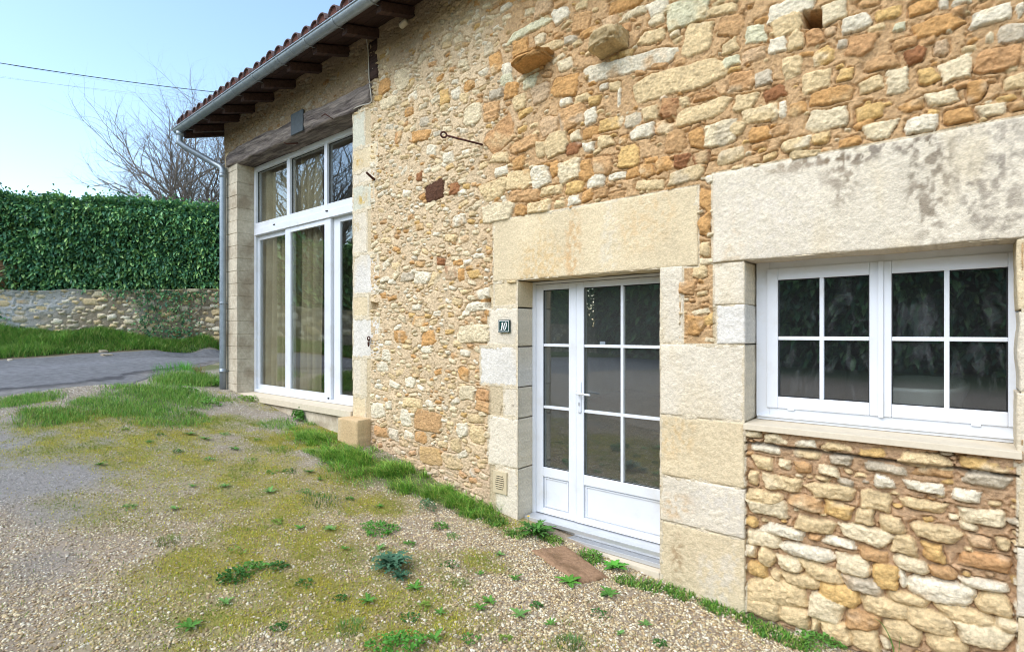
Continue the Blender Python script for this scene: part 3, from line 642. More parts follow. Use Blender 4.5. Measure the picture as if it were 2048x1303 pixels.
# half-round zinc gutter, its brackets and the swan-neck downpipe
GY, GR = -.555, .066
def gz(x): return ZC + 3.352 + .0205 * (x + 9.9)
bm = bmesh.new(); xsg = np.linspace(-9.99, 2.8, 40); rings = []
for xx in xsg:
    ring = []
    for R, rev in ((GR, 0), (GR - .004, 1)):
        an = [math.pi + math.pi * i / 14 for i in range(15)]
        for a in (an if not rev else an[::-1]): ring.append(bm.verts.new((xx, GY + R * math.cos(a), gz(xx) + R * math.sin(a))))
    rings.append(ring)
for r0, r1 in zip(rings, rings[1:]):
    for k in range(len(r0)): bm.faces.new((r0[k], r0[(k + 1) % len(r0)], r1[(k + 1) % len(r0)], r1[k]))
e = [bm.verts.new(v.co) for v in rings[0]]; bm.faces.new(e)
cap = [bm.verts.new((-9.985, GY + GR * math.cos(a), gz(-9.985) + GR * math.sin(a))) for a in [math.pi + math.pi * i / 14 for i in range(15)]]
bm.faces.new(cap)
sweep(bm, [(xx, GY - GR, gz(xx) + .004) for xx in xsg], .011, 8)
for xx in (-8.9, -6.9, -4.9, -2.9, -.9):
    pass
bmesh.ops.recalc_face_normals(bm, faces=bm.faces)
gutter = bmobj('gutter', bm, M['zinc'], house, True)
brk = None
for k, xr in enumerate((-9.62, -9.0, -8.40, -7.79, -7.18, -6.52, -5.88, -5.29, -4.65, -4.02, -3.40, -2.78, -2.15, -1.5, -.9, -.3, .3, .9, 1.5, 2.1)):
    if brk is None:
        bm = bmesh.new(); R = GR + .003; w = .014
        pts = [(GY + R * math.cos(a), R * math.sin(a)) for a in [math.pi + math.pi * i / 14 for i in range(15)]]
        pts = [(GY - GR - .013, .012)] + pts + [(GY + GR + .02, .03), (GY + GR + .13, .055)]
        a_ = [[bm.verts.new((s_ * w, p[0], p[1])) for p in pts] for s_ in (-1, 1)]
        b_ = [[bm.verts.new((s_ * w, p[0], p[1] - .0035)) for p in pts] for s_ in (-1, 1)]
        for i in range(len(pts) - 1):
            bm.faces.new((a_[0][i], a_[0][i+1], a_[1][i+1], a_[1][i])); bm.faces.new((b_[0][i+1], b_[0][i], b_[1][i], b_[1][i+1]))
            for s_ in (0, 1): bm.faces.new((a_[s_][i], b_[s_][i], b_[s_][i+1], a_[s_][i+1]))
        sweep(bm, [(0, GY - .01, -R - .002), (0.0, GY + .10, -R + .012), (0, GY + .22, -.02)], .0035, 6)
        brk = bmobj('bracket', bm, M['zinc'], None); brk.parent = gutter; o = brk
    else:
        o = brk.copy(); link(o); o.parent = gutter
    o.location = (xr - gutter.location.x, 0, gz(xr))
seam = None
for xr in (-9.3, -8.1, -7.45, -6.85, -6.2, -4.3, -2.4, -.5):
    if seam is None:
        bm = bmesh.new(); sweep(bm, [(0, GY + (GR + .0015) * math.cos(a), (GR + .0015) * math.sin(a)) for a in [math.pi * 1.02 + math.pi * .96 * i / 14 for i in range(15)]], .004, 6)
        seam = bmobj('solder_seam', bm, M['zinc'], None, True); seam.parent = gutter; o = seam
    else:
        o = seam.copy(); link(o); o.parent = gutter
    o.location = (xr, 0, gz(xr))
bm = bmesh.new()
px_, py_ = S(447, -.075), -.085
path = smoothpath([(-9.86, GY, gz(-9.86) - .055), (-9.86, GY, gz(-9.86) - .17), (-9.83, GY + .03, gz(-9.86) - .27), (-9.55, py_ - .10, z_(2.83)), (px_ - .02, py_ - .01, z_(2.72)), (px_, py_, z_(2.58)), (px_, py_, z_(2.2))], 6)
sweep(bm, path + [Vector((px_, py_, z_(-.5))), Vector((px_, py_, z_(-.99)))], .050, 16)
for zz in (z_(2.56), z_(-.66)): sweep(bm, [(px_, py_, zz), (px_, py_, zz + .07)], .0545, 16)
sweep(bm, [(-9.86, GY, gz(-9.86) - .05), (-9.86, GY, gz(-9.86) - .12)], .056, 16)
pipe = bmobj('downpipe', bm, M['zinc'], house, True)
for yy in (606, 742):
    bm = bmesh.new(); zz = Zp(447, yy, -.07); sweep(bm, [(px_, py_, zz - .014), (px_, py_, zz + .014)], .056, 16)
    sweep(bm, [(px_ + .04, py_ + .0, zz), (px_ + .04, .0, zz)], .006, 6)
    bmobj('pipe_clip', bm, M['zinc'], pipe, True)

# the rest of the shell: gable, back, right end, floor, ceiling, partition
th = .3
boxes('gable_wall', [(-9.45, -9.2, .345, 10.4, -.4, ZC + 3.4)], M['concrete'], house, 0)
bm = bmesh.new(); g = [(-9.45, .345, ZC + 3.4), (-9.45, 10.4, ZC + 3.4), (-9.45, 5.2, ZC + 5.0)]
a = [bm.verts.new(v) for v in g]; b = [bm.verts.new((v[0] + .25, v[1], v[2])) for v in g]
bm.faces.new(a); bm.faces.new(b[::-1])
for i in range(3): bm.faces.new((a[i], b[i], b[(i + 1) % 3], a[(i + 1) % 3]))
bmobj('gable_peak', bm, M['concrete'], house)
boxes('inner_room', [(-9.19, 2.6, 6.0, 6.1, -.6, ZC + 3.3), (2.6, 2.75, .05, 6.1, -.6, ZC + 3.3), (-5.3, -5.2, .36, 5.99, -.3, ZC + 3.2), (-1.45, -1.35, .36, 5.99, -.3, ZC + 3.2),
      (-9.19, 2.6, .36, 5.99, ZC + 3.30, ZC + 3.36)], M['inner'], house, 0)
boxes('inner_floor', [(-9.19, -5.31, .36, 5.99, ZC - 1.1, ZC - 1.02), (-5.19, -1.46, .36, 5.99, ZC - 1.9, ZC - 1.80), (-1.34, 2.59, .36, 5.99, ZC - 1.9, ZC - 1.62)], M['inner_floor'], house, 0)
# plaster linings of the reveals behind the stone
boxes('reveal_lining', [(-5.80, -5.44, .30, .36, z_(-1.2), z_(3.0)), (-9.2, -5.3, .30, .34, z_(2.74), z_(3.3)), (-9.2, -9.012, .341, .35, z_(-1.2), z_(2.8)),
      (-3.6, -3.155, .29, .36, z_(-2.0), z_(.6)), (-1.765, -1.13, .29, .36, z_(-2.0), z_(.6)), (-3.6, 1.0, .33, .36, z_(.485), z_(1.2)), (.262, .8, .27, .36, z_(-2.), z_(.6)),
      (-1.14, .3, .20, .34, z_(-2.0), z_(-.67))], M['inner'], house, 0)
# ------------------------------------------------------------------ joinery
def pane(name, x0, x1, z0, z1, y, mat, parent):
    bm = bmesh.new(); box(bm, x0, x1, y, y + .006, z0, z1, 0)
    return bmobj(name, bm, mat, parent)
def frame_rect(x0, x1, z0, z1, w, y0, y1, wt=None, wb=None):
    wt = wt or w; wb = wb or w
    return [(x0, x0 + w, y0, y1, z0, z1), (x1 - w, x1, y0, y1, z0, z1), (x0 + w, x1 - w, y0 + .001, y1 - .001, z1 - wt, z1), (x0 + w, x1 - w, y0 + .001, y1 - .001, z0, z0 + wb)]

# tall sliding window
tw = empty('tall_window', (-7.4, .26, z_(-.97)), None, None); tw.parent = house
X0, X1 = -9.02, -5.70; Y = .26
boxes('frame', [(X0, X0 + .075, Y, Y + .09, z_(-.97), z_(2.735)), (X1 - .075, X1, Y, Y + .09, z_(-.97), z_(2.735)), (X0 + .075, X1 - .075, Y + .001, Y + .089, z_(2.655), z_(2.735)),
      (X0 + .075, X1 - .075, Y - .004, Y + .088, z_(1.705), z_(1.80)), (X0 + .075, X1 - .075, Y - .022, Y + .08, z_(1.612), z_(1.703)), (X0 + .075, X1 - .075, Y - .03, Y + .08, z_(1.598), z_(1.610)),
      (X0 + .075, X1 - .075, Y - .02, Y + .09, z_(-.97), z_(-.925)),
      (-7.940, -7.850, Y + .004, Y + .086, z_(1.80), z_(2.655)), (-6.895, -6.825, Y + .004, Y + .086, z_(1.80), z_(2.655))], M['white'], tw, .004)
for a, b in ((X0 + .07, -7.935), (-7.855, -6.89), (-6.83, X1 - .07)): pane('pane', a, b, z_(1.79), z_(2.66), Y + .05, M['glass'], tw)
boxes('glazing_seal', [(a, b, Y + .040, Y + .049, c, d) for (p, q_) in ((X0 + .075, -7.94), (-7.85, -6.895), (-6.825, X1 - .075)) for (a, b, c, d) in ((p, p + .008, z_(1.8), z_(2.655)), (q_ - .008, q_, z_(1.8), z_(2.655)), (p, q_, z_(1.8), z_(1.808)), (p, q_, z_(2.647), z_(2.655)))], M['rubber'], tw, 0)
for k, (a, b, yy) in enumerate(((-8.95, -7.80, Y + .042), (-7.97, -6.72, Y - .004), (-6.86, -5.75, Y + .042))):
    s = boxes('sliding_panel', frame_rect(a, b, z_(-.925), z_(1.600), .155 if k != 0 else .16, yy, yy + .04, .075, .075) if k == 1 else
              [(a, a + (.05 if k == 0 else .30), yy, yy + .036, z_(-.925), z_(1.6)), (b - .16, b, yy, yy + .036, z_(-.925), z_(1.6)), (a, b, yy + .001, yy + .035, z_(1.525), z_(1.6)), (a, b, yy + .001, yy + .035, z_(-.925), z_(-.85))], M['white'], tw, .004)
    pane('pane', a + .02, b - .02, z_(-.90), z_(1.58), yy + .018, M['glass'], tw)
    boxes('track_stop', [(b - .06, b - .03, yy - .012, yy, z_(-.93), z_(-.90))], M['rubber'], tw, .002)
for pxx in (518, 622): boxes('drain_cover', [(S(pxx) - .02, S(pxx) + .03, Y - .034, Y - .02, z_(1.688), z_(1.704))], M['rubber'], tw, .002)
boxes('window_sill', [(-9.0, -5.81, -.035, .27, z_(-1.062), z_(-.975))], M['sill'], house, .006)
beam('window_plinth', -9.0, -5.44, .012, .2, z_(-1.75), z_(-1.066), M['concrete'], 91, .006, res=.1)
ashlar('plinth_block', -5.84, -5.425, z_(-1.55), z_(-1.03), .10, .20, 'T', 93, worn=.012)

# the door: fixed frame, narrow leaf and wide leaf
dr = empty('door', (-2.46, .22, z_(-1.80)), None, None); dr.parent = house
Y = .22
boxes('frame', [(-3.168, -3.128, Y, Y + .07, z_(-1.80), z_(.486)), (-1.752, -1.69, Y, Y + .07, z_(-1.80), z_(.486)), (-3.128, -1.752, Y + .001, Y + .069, z_(.462), z_(.486))], M['white'], dr, .003)
def leaf(x0, x1, g0, g1, mun, yy):
    zt, zb, gt, gb = z_(.458), z_(-1.715), z_(.404), z_(-1.275)
    L = [(x0, g0, yy, yy + .06, zb, zt), (g1, x1, yy, yy + .06, zb, zt), (g0, g1, yy + .001, yy + .059, gt, zt), (g0, g1, yy + .001, yy + .059, z_(-1.365), gb), (g0, g1, yy + .001, yy + .059, zb, z_(-1.66)),
         (g0, g1, yy + .022, yy + .05, z_(-1.66), z_(-1.365))]
    lf = boxes('door_leaf', L, M['white'], dr, .005)
    boxes('panel_moulding', frame_rect(g0 + .012, g1 - .012, z_(-1.65), z_(-1.375), .012, yy + .012, yy + .024), M['white'], dr, .003)
    mz = [z_(-.118), z_(-.705)]
    bars = [(g0, g1, yy + .010, yy + .045, zz - .013, zz + .013) for zz in mz] + [(xm - .013, xm + .013, yy + .009, yy + .046, gb, gt) for xm in mun]
    for b_ in bars: boxes('glazing_bar', [b_], M['white'], dr, .004)
    boxes('glazing_seal', frame_rect(g0, g1, gb, gt, .007, yy + .012, yy + .02), M['rubber'], dr, 0)
    pane('pane', g0 - .01, g1 + .01, gb - .01, gt + .01, yy + .028, M['glass_door'], dr)
    return lf
leaf(-3.126, -2.672, -3.045, -2.752, (), Y + .006)
wl_ = leaf(-2.668, -1.758, -2.588, -1.838, (-2.212,), Y)
hb = []
bm = bmesh.new(); hx = -2.628
box(bm, hx - .017, hx + .017, Y - .012, Y, z_(-.72), z_(-.44), .006)
sweep(bm, [(hx, Y - .01, z_(-.545)), (hx, Y - .055, z_(-.545))], .011, 10)
sweep(bm, smoothpath([(hx, Y - .050, z_(-.545)), (hx + .02, Y - .056, z_(-.545)), (hx + .06, Y - .056, z_(-.545)), (hx + .135, Y - .050, z_(-.55))], 4), .0095, 10)
bmobj('handle', bm, M['white'], dr, True)
boxes('key_cylinder', [(hx - .008, hx + .008, Y - .017, Y - .013, z_(-.655), z_(-.62))], M['alu'], dr, .003)
boxes('threshold', [(-3.15, -1.70, .075, .29, z_(-1.757), z_(-1.722)), (-3.15, -1.70, .13, .29, z_(-1.80), z_(-1.758)), (-3.15, -1.70, .05, .29, z_(-1.835), z_(-1.801))], M['alu'], dr, .003)
boxes('frame_foot', [(-3.168, -1.69, .10, .28, z_(-1.822), z_(-1.803))], M['white'], dr, .002)
boxes('warning_sticker', [(S(1170), S(1181), Y + .026, Y + .0275, Zp(1175, 690, .24), Zp(1175, 682, .24))], M['zinc'], dr, 0)
boxes('door_step', [(-3.16, -1.765, -.01, .30, z_(-2.05), z_(-1.84))], M['sill'], house, .008)

# small casement window
sw = empty('small_window', (-.42, .26, z_(-.61)), None, None); sw.parent = house
Y = .245
boxes('frame', [(-1.132, -1.045, Y, Y + .07, z_(-.60), z_(.52)), (.245, .36, Y, Y + .07, z_(-.60), z_(.52)), (-1.045, .245, Y + .001, Y + .069, z_(.452), z_(.52)), (-1.045, .245, Y + .001, Y + .069, z_(-.60), z_(-.535)),
       (-1.12, .30, Y - .022, Y + .03, z_(-.622), z_(-.601))], M['white'], sw, .004)
boxes('sill_profile', [(-1.12, .30, Y - .035, Y + .05, z_(-.600), z_(-.588))], M['white'], sw, .002)
def sash(x0, x1, g0, g1, yy):
    zt, zb, gt, gb = z_(.456), z_(-.535), z_(.374), z_(-.452)
    s = boxes('sash', [(x0, g0, yy, yy + .065, zb, zt), (g1, x1, yy, yy + .065, zb, zt), (g0, g1, yy + .001, yy + .064, gt, zt), (g0, g1, yy + .001, yy + .064, zb, gb)], M['white'], sw, .006)
    for b_ in [((g0 + g1) / 2 - .013, (g0 + g1) / 2 + .013, yy + .009, yy + .045, gb, gt), (g0, g1, yy + .010, yy + .044, z_(-.052), z_(-.026))]: boxes('glazing_bar', [b_], M['white'], sw, .004)
    boxes('glazing_seal', frame_rect(g0, g1, gb, gt, .006, yy + .012, yy + .02), M['rubber'], sw, 0)
    pane('pane', g0 - .01, g1 + .01, gb - .01, gt + .01, yy + .028, M['glass_dirty'], sw)
sash(-1.06, -.381, -.985, -.440, Y - .012)
sash(-.375, .30, -.322, .222, Y - .012)
boxes('mullion_cover', [(-.392, -.364, Y - .026, Y - .012, z_(-.54), z_(.456))], M['white'], sw, .003)
for pxx, pyy in ((1582, 818), (1952, 849)): boxes('drain_cover', [(S(pxx, .24) - .022, S(pxx, .24) + .022, Y - .012, Y, Zp(pxx, pyy, .24) - .008, Zp(pxx, pyy, .24) + .008)], M['white'], sw, .003)
boxes('hinge_cap', [(-1.055, -.99, Y - .004, Y + .01, z_(.455), z_(.463))], M['white'], sw, .002)
boxes('window_sill', [(-1.138, .262, -.052, .26, z_(-.665), z_(-.624))], M['sill'], house, .005)

# house number: white figures 1 and 0 on a green enamel plate
yp = -.034; cx, cz = S(1012), Zp(1012, 652); pw, ph = .069, .060
hp = boxes('house_number_plate', [(cx - pw, cx + pw, yp, yp + .02, cz - ph, cz + ph)], M['plate'], house, .003)
boxes('plate_border', frame_rect(cx - pw + .008, cx + pw - .008, cz - ph + .008, cz + ph - .008, .004, yp - .0015, yp), M['plate_white'], hp, 0)
def flat(name, loops, y, mat, parent, t=.0025):
    bm = bmesh.new()
    for pts in loops:
        f = [bm.verts.new((x_, y, zz)) for x_, zz in pts]; b = [bm.verts.new((x_, y - t, zz)) for x_, zz in pts]
        n = len(pts); bm.faces.new(f); bm.faces.new(b[::-1])
        for i in range(n): bm.faces.new((f[i], b[i], b[(i + 1) % n], f[(i + 1) % n]))
    bmesh.ops.recalc_face_normals(bm, faces=bm.faces)
    return bmobj(name, bm, mat, parent)
sh = .22
def it(u, v): return (cx + u * pw + v * sh * ph, cz + v * ph)
one = [(-.42, -.62), (-.12, -.62), (-.12, -.54), (-.18, -.50), (-.18, .62), (-.26, .62), (-.48, .46), (-.46, .38), (-.36, .42), (-.36, -.50), (-.42, -.54)]
flat('figure', [[it(*p) for p in one]], yp - .0005, M['plate_white'], hp)
loops = []; n = 28
for i in range(n):
    a, b = 2 * math.pi * i / n, 2 * math.pi * (i + 1) / n
    o_ = lambda t: it(.27 + .27 * math.cos(t), .64 * math.sin(t)); i_ = lambda t: it(.27 + .12 * math.cos(t), .56 * math.sin(t))
    loops.append([o_(a), o_(b), i_(b), i_(a)])
flat('figure', loops, yp - .0005, M['plate_white'], hp)

# vent grille in the lowest jamb stone
vx, vz = S(1003), Zp(1003, 963); vw, vh = .085, .105
vg = boxes('vent_grille', [(vx - vw, vx + vw, -.028, -.004, vz - vh, vz + vh)], M['vent'], house, .003)
sl_ = []
for k in range(7):
    zz = vz - .06 + k * .02; hw = .048 * math.sqrt(max(0, 1 - ((zz - vz + .0) / .082) ** 2)) + .006
    sl_.append((vx - hw, vx + hw, -.0300, -.0275, zz - .004, zz + .004))
boxes('vent_slot', sl_, M['rubber'], vg, 0)
boxes('vent_louvre', [(a, b, c - .004, d, e + .007, f + .007) for a, b, c, d, e, f in sl_], M['vent'], vg, .001)

# ironwork left in the wall
bm = bmesh.new(); A = Vector((S(966), -.02, Zp(966, 290))); B = Vector((S(893, -.30), -.30, Zp(893, 271, -.30)))
sweep(bm, [A + Vector((0, .1, 0)), A, B], .010, 8)
R_ = .028; u_ = (B - A).normalized(); w_ = Vector((0, .2, 1)).normalized(); w_ = (w_ - u_ * w_.dot(u_)).normalized()
sweep(bm, [B + u_ * R_ + (u_ * math.cos(a) + w_ * math.sin(a)) * R_ for a in [math.pi + 2 * math.pi * i / 14 for i in range(15)]], .009, 8)
bmobj('iron_eye_rod', bm, M['iron'], house, True)
bm = bmesh.new(); sweep(bm, [(S(752), .06, Zp(752, 360)), (S(750), -.03, Zp(750, 358)), (S(733, -.14), -.14, Zp(733, 345, -.14))], [.016, .016, .014], 8)
bmobj('iron_hook', bm, M['iron'], house, True)
bm = bmesh.new(); ic = Vector((S(743), -.030, Zp(743, 680)))
sweep(bm, [ic + Vector((.028 * math.cos(a) * .6, -.012 - .02 * math.cos(a), .040 * math.sin(a) - .03)) for a in [2 * math.pi * i / 18 + 1.0 for i in range(17)]], .007, 8)
sweep(bm, [ic + Vector((.03 * math.cos(a) * .8, -.010, .024 * math.sin(a) + .02)) for a in [2 * math.pi * i / 14 for i in range(15)]], .007, 8)
bmobj('iron_ring', bm, M['iron'], house, True)
bm = bmesh.new(); sweep(bm, [(S(583), .1, Zp(583, 292, .1)), (S(576, .0), -.01, Zp(576, 288)), (S(570, -.05), -.06, Zp(570, 286, -.05))], [.012, .010, .006], 8)
bmobj('bent_nail', bm, M['iron'], house, True); bm = bmesh.new()
sweep(bm, [(S(650), -.05, Zp(650, 235)), (S(662), -.085, Zp(662, 232)), (S(672), -.05, Zp(672, 240))], [.007, .009, .006], 6)
bmobj('bent_nail', bm, M['iron'], house, True)
bm = bmesh.new()
sweep(bm, smoothpath([(S(741), -.10, Zp(741, 60)), (S(742), -.045, Zp(742, 100)), (S(744), -.040, Zp(744, 160)), (S(748), -.040, Zp(748, 196)), (S(746), -.038, Zp(746, 208)), (S(728), -.036, Zp(728, 213)), (S(712), -.03, Zp(712, 220)), (S(708), .05, Zp(708, 226))], 6), .0065, 8)
bmobj('wall_cable', bm, M['cable'], house, True)
bm = bmesh.new(); c_ = Vector((S(815), -.05, Zp(815, 50)))
sweep(bm, [c_ + Vector((-.05, 0, -.02)), c_ + Vector((.05, 0, .0))], .035, 10); bmobj('wooden_peg', bm, M['sill'], house, True)
# iron rod standing inside the narrow leaf is only a reflection in the photo; two stones that stick out of the wall as corbels
def lump(name, c, rx, ry, rz, mat, parent, seed, colr, sub=5, amp=.34, shear=0, lay=None):
    bm = bmesh.new(); bmesh.ops.create_icosphere(bm, subdivisions=sub, radius=1)
    P = np.array([v.co[:] for v in bm.verts]); F = np.array([[v.index for v in f.verts] for f in bm.faces]); bm.free()
    d = fbm(P[:, 0] * 1.6 + seed, P[:, 1] * 1.6 + P[:, 2] * 2.3, seed, 4)
    rg = 1 - 2 * np.abs(fbm(P[:, 0] * 2.2 + P[:, 1] * 1.7 + seed, P[:, 2] * 2.6 + P[:, 1], seed + 7, 4))
    P = np.sign(P) * np.abs(P) ** .62 * (1 + amp * d + .09 * rg)[:, None]
    V = np.stack([P[:, 0] * rx, P[:, 1] * ry, P[:, 2] * rz + shear * P[:, 0] * rx], -1) + np.array(c)
    f2 = fbm(V[:, 0] * 40, V[:, 2] * 40 + V[:, 1] * 30, seed + 3, 3)
    return npmesh(name, V, F, mat, parent, True, colr * (1 + .2 * f2 + .2 * d)[:, None])
lump('corbel_stone', (S(1230) + .0, -.045, Zp(1230, 92)), .135, .17, .070, M['rubble'], house, 5, PAL['C'] * .86, shear=.10)
lump('corbel_stone', (S(1078) + .0, -.045, Zp(1078, 128)), .165, .17, .040, M['rubble'], house, 8, PAL['O'] * .90, shear=.10)

# things inside the rooms: curtains hang from their own rail, the bath stands under the small window
def curtain(x0, x1, label, seed):
    nx, nz2 = 90, 24; u = np.linspace(0, 1, nx); v = np.linspace(0, 1, nz2); U, Vv = np.meshgrid(u, v)
    amp = .040 * (1 - .35 * Vv)
    ph_ = U * (x1 - x0) * 34 + 1.6 * vnoise(U * 4, Vv * 1.2, seed)
    Yc = .43 + amp * np.sin(ph_) + .02 * vnoise(U * 9, Vv * 2, seed + 1)
    Xc = x0 + (x1 - x0) * U + .012 * np.cos(ph_) + .03 * (1 - Vv) * vnoise(U * 2, Vv, seed + 2)
    Zc = z_(-.98) + (z_(2.68) - z_(-.98)) * Vv
    Vx = np.stack([Xc, Yc, Zc], -1).reshape(-1, 3); ix = np.arange(nx * nz2).reshape(nz2, nx)
    F = np.stack([ix[:-1, :-1], ix[:-1, 1:], ix[1:, 1:], ix[1:, :-1]], -1).reshape(-1, 4)
    o = npmesh('curtain', Vx, F, M['linen'], None, True)
    md = o.modifiers.new('thickness', 'SOLIDIFY'); md.thickness = .003
    return tag(o, label, 'curtain', 'linen curtains behind the tall window')
curtain(-9.17, -8.15, 'beige linen curtain hanging behind the leftmost pane of the tall window', 3)
curtain(-8.08, -7.25, 'beige linen curtain hanging behind the middle sliding pane, dark room beside it', 9)
tub = empty('bathtub', (-.22, 1.25, z_(-1.62)), 'cream bathtub end standing indoors behind the right sash of the small window', 'bathtub')
bm = bmesh.new(); rings = []
for (rx, ry, zz) in ((.18, .50, -1.62), (.22, .62, -1.2), (.25, .66, -.50), (.29, .72, -.40), (.29, .72, -.37), (.25, .66, -.375), (.21, .58, -.8), (.16, .44, -1.0)):
    rings.append([bm.verts.new((-.22 + rx * math.copysign(abs(math.cos(a)) ** .75, math.cos(a)), 1.25 + ry * math.copysign(abs(math.sin(a)) ** .75, math.sin(a)), z_(zz))) for a in [2 * math.pi * i / 32 for i in range(32)]])
for r0, r1 in zip(rings, rings[1:]):
    for k in range(32): bm.faces.new((r0[k], r0[(k + 1) % 32], r1[(k + 1) % 32], r1[k]))
bm.faces.new(rings[0][::-1]); bm.faces.new(rings[-1])
bmobj('tub_shell', bm, M['tub'], tub, True)
# ------------------------------------------------------------------ terrain
TP = []
for s_, r_ in ((9.45, -.93), (9.0, -.98), (7.5, -1.15), (5.8, -1.32), (5.07, -1.40), (4.08, -1.61), (3.52, -1.70), (3.03, -1.745), (1.76, -1.90), (1.17, -1.945), (.5, -1.975), (-1, -2.0), (-2.5, -2.0)):
    TP.append((-s_, -.02, r_)); TP.append((-s_, 1.6, r_ + .05))
for cx_, cz_, r_ in ((-2.55, 2.7, -1.58), (0, 2.5, -1.70), (0, 0, -1.66), (1.6, 1.6, -1.84), (-3, 0, -1.48), (-5.5, 0, -1.25), (-4.2, 4.4, -1.22), (-2.2, 4.6, -1.47), (-6.35, 6.7, -.82), (-5.58, 7.69, -.735),
                     (-9.77, 10.3, -.51), (-7.3, 13.5, -.41), (-8.0, 8.5, -.66), (-10.9, 11.45, .03), (-9.4, 12.3, .02), (-7.45, 13.35, -.22), (-7.9, 13.25, -.2), (-11.3, 12.2, .25), (-7.5, 14.5, .0), (-4, 17, -.3), (-10.2, 10.6, -.40), (-10.6, 11.1, -.12), (-9.3, 12.2, .0)):
    x_, y_ = cw(cx_, cz_); TP.append((x_, y_, r_))
TP += [(-14.05, 1.2, -.405), (-14.6, 1.3, -.27), (-12.5, 1.6, -.55), (-12.5, .5, -.56), (-12.5, -.6, -.58), (-14.05, -1.5, -.47), (-14.05, -.6, -.43), (-14.05, .5, -.41), (-14.6, -1.5, -.33), (-14.6, -.5, -.27), (-14.6, .5, -.26), (-15.2, -.6, .0), (-9.2, -5, -1.0), (-14.2, -6, -.95), (-9.2, -9, -1.25), (-14.2, -11, -1.2), (-15.8, -7, -.5), (-15.9, -14, -.9), (-9.6, -1.44, -.79), (-10.4, -.82, -.75), (-10.95, -.26, -.71), (-11.36, .31, -.67), (-11.7, .82, -.62), (-9.7, 1.5, -.80), (-10.6, 3, -.6), (-10.2, 6, -.45), (-14.2, 6, -.45), (-15.6, 6, -.1), (-5, -14, -1.5), (4, -14, -1.7), (4, -6, -1.8), (0, -22, -1.6), (-14, -22, -1.35), (-20, 0, .45), (-20, 8, .3), (-20, -10, -.3), (-22, -20, -.8), (6, 3, -2.0), (-12, 12, -.4)]
TP = np.array(TP)
def phi(r): return np.sqrt(r * r + .25)
_D = np.hypot(TP[:, None, 0] - TP[None, :, 0], TP[:, None, 1] - TP[None, :, 1])
_W = np.linalg.solve(phi(_D) + np.eye(len(TP)) * -.001, TP[:, 2] + 1.0)
def ter(x, y):
    x = np.asarray(x, float); y = np.asarray(y, float); sh_ = np.broadcast(x, y).shape
    x, y = np.broadcast_to(x, sh_).ravel(), np.broadcast_to(y, sh_).ravel()
    r = np.zeros(len(x))
    for i in range(0, len(x), 60000):
        sl_ = slice(i, i + 60000)
        r[sl_] = phi(np.hypot(x[sl_, None] - TP[None, :, 0], y[sl_, None] - TP[None, :, 1])) @ _W
    d = np.hypot(x + 5, y); f = sstep(22, 45, d)
    z = (r - 1.0) * (1 - f) + (-1.2) * f
    near = 1 - sstep(14, 22, d)
    z = z + near * (fbm(x * 1.1, y * 1.1, 201, 3) * .022 + fbm(x * 5, y * 5, 205, 2) * .006)
    return (z + ZC).reshape(sh_)
def G(px, py):                                # ground point under a photo pixel
    d = np.array([*cw((px - 1024) / FPX, 1.0)]) + np.array([0, DCAM]); dz = (YH - py) / FPX
    t = np.linspace(.8, 40, 2000)
    zz = ZC + dz * t; g = ter(d[0] * t, -DCAM + d[1] * t)
    k = int(np.argmax(zz < g)); return d[0] * t[k], -DCAM + d[1] * t[k]
def gp(px, py):
    x, y = G(px, py); return x, y, float(ter(x, y))
def proj(x, y, z):
    yy = y + DCAM; cxx = CA * x + SA * yy; czz = -SA * x + CA * yy
    czz = np.maximum(czz, 1e-3)
    return 1024 + FPX * cxx / czz, YH - FPX * (z - ZC) / czz, czz
def axis(lo, hi, step, far, grow=1.25):
    a = list(np.arange(lo, hi + 1e-6, step)); s_ = step
    while a[-1] < far: s_ = min(s_ * grow, 60); a.append(a[-1] + s_)
    s_ = step
    while a[0] > -far: s_ = min(s_ * grow, 60); a.insert(0, a[0] - s_)
    return np.array(a)
gx = axis(-16.5, 1.5, .055, 600); gy = axis(-6.0, 3.0, .055, 600)
GX, GYY = np.meshgrid(gx, gy); GZ = ter(GX, GYY)

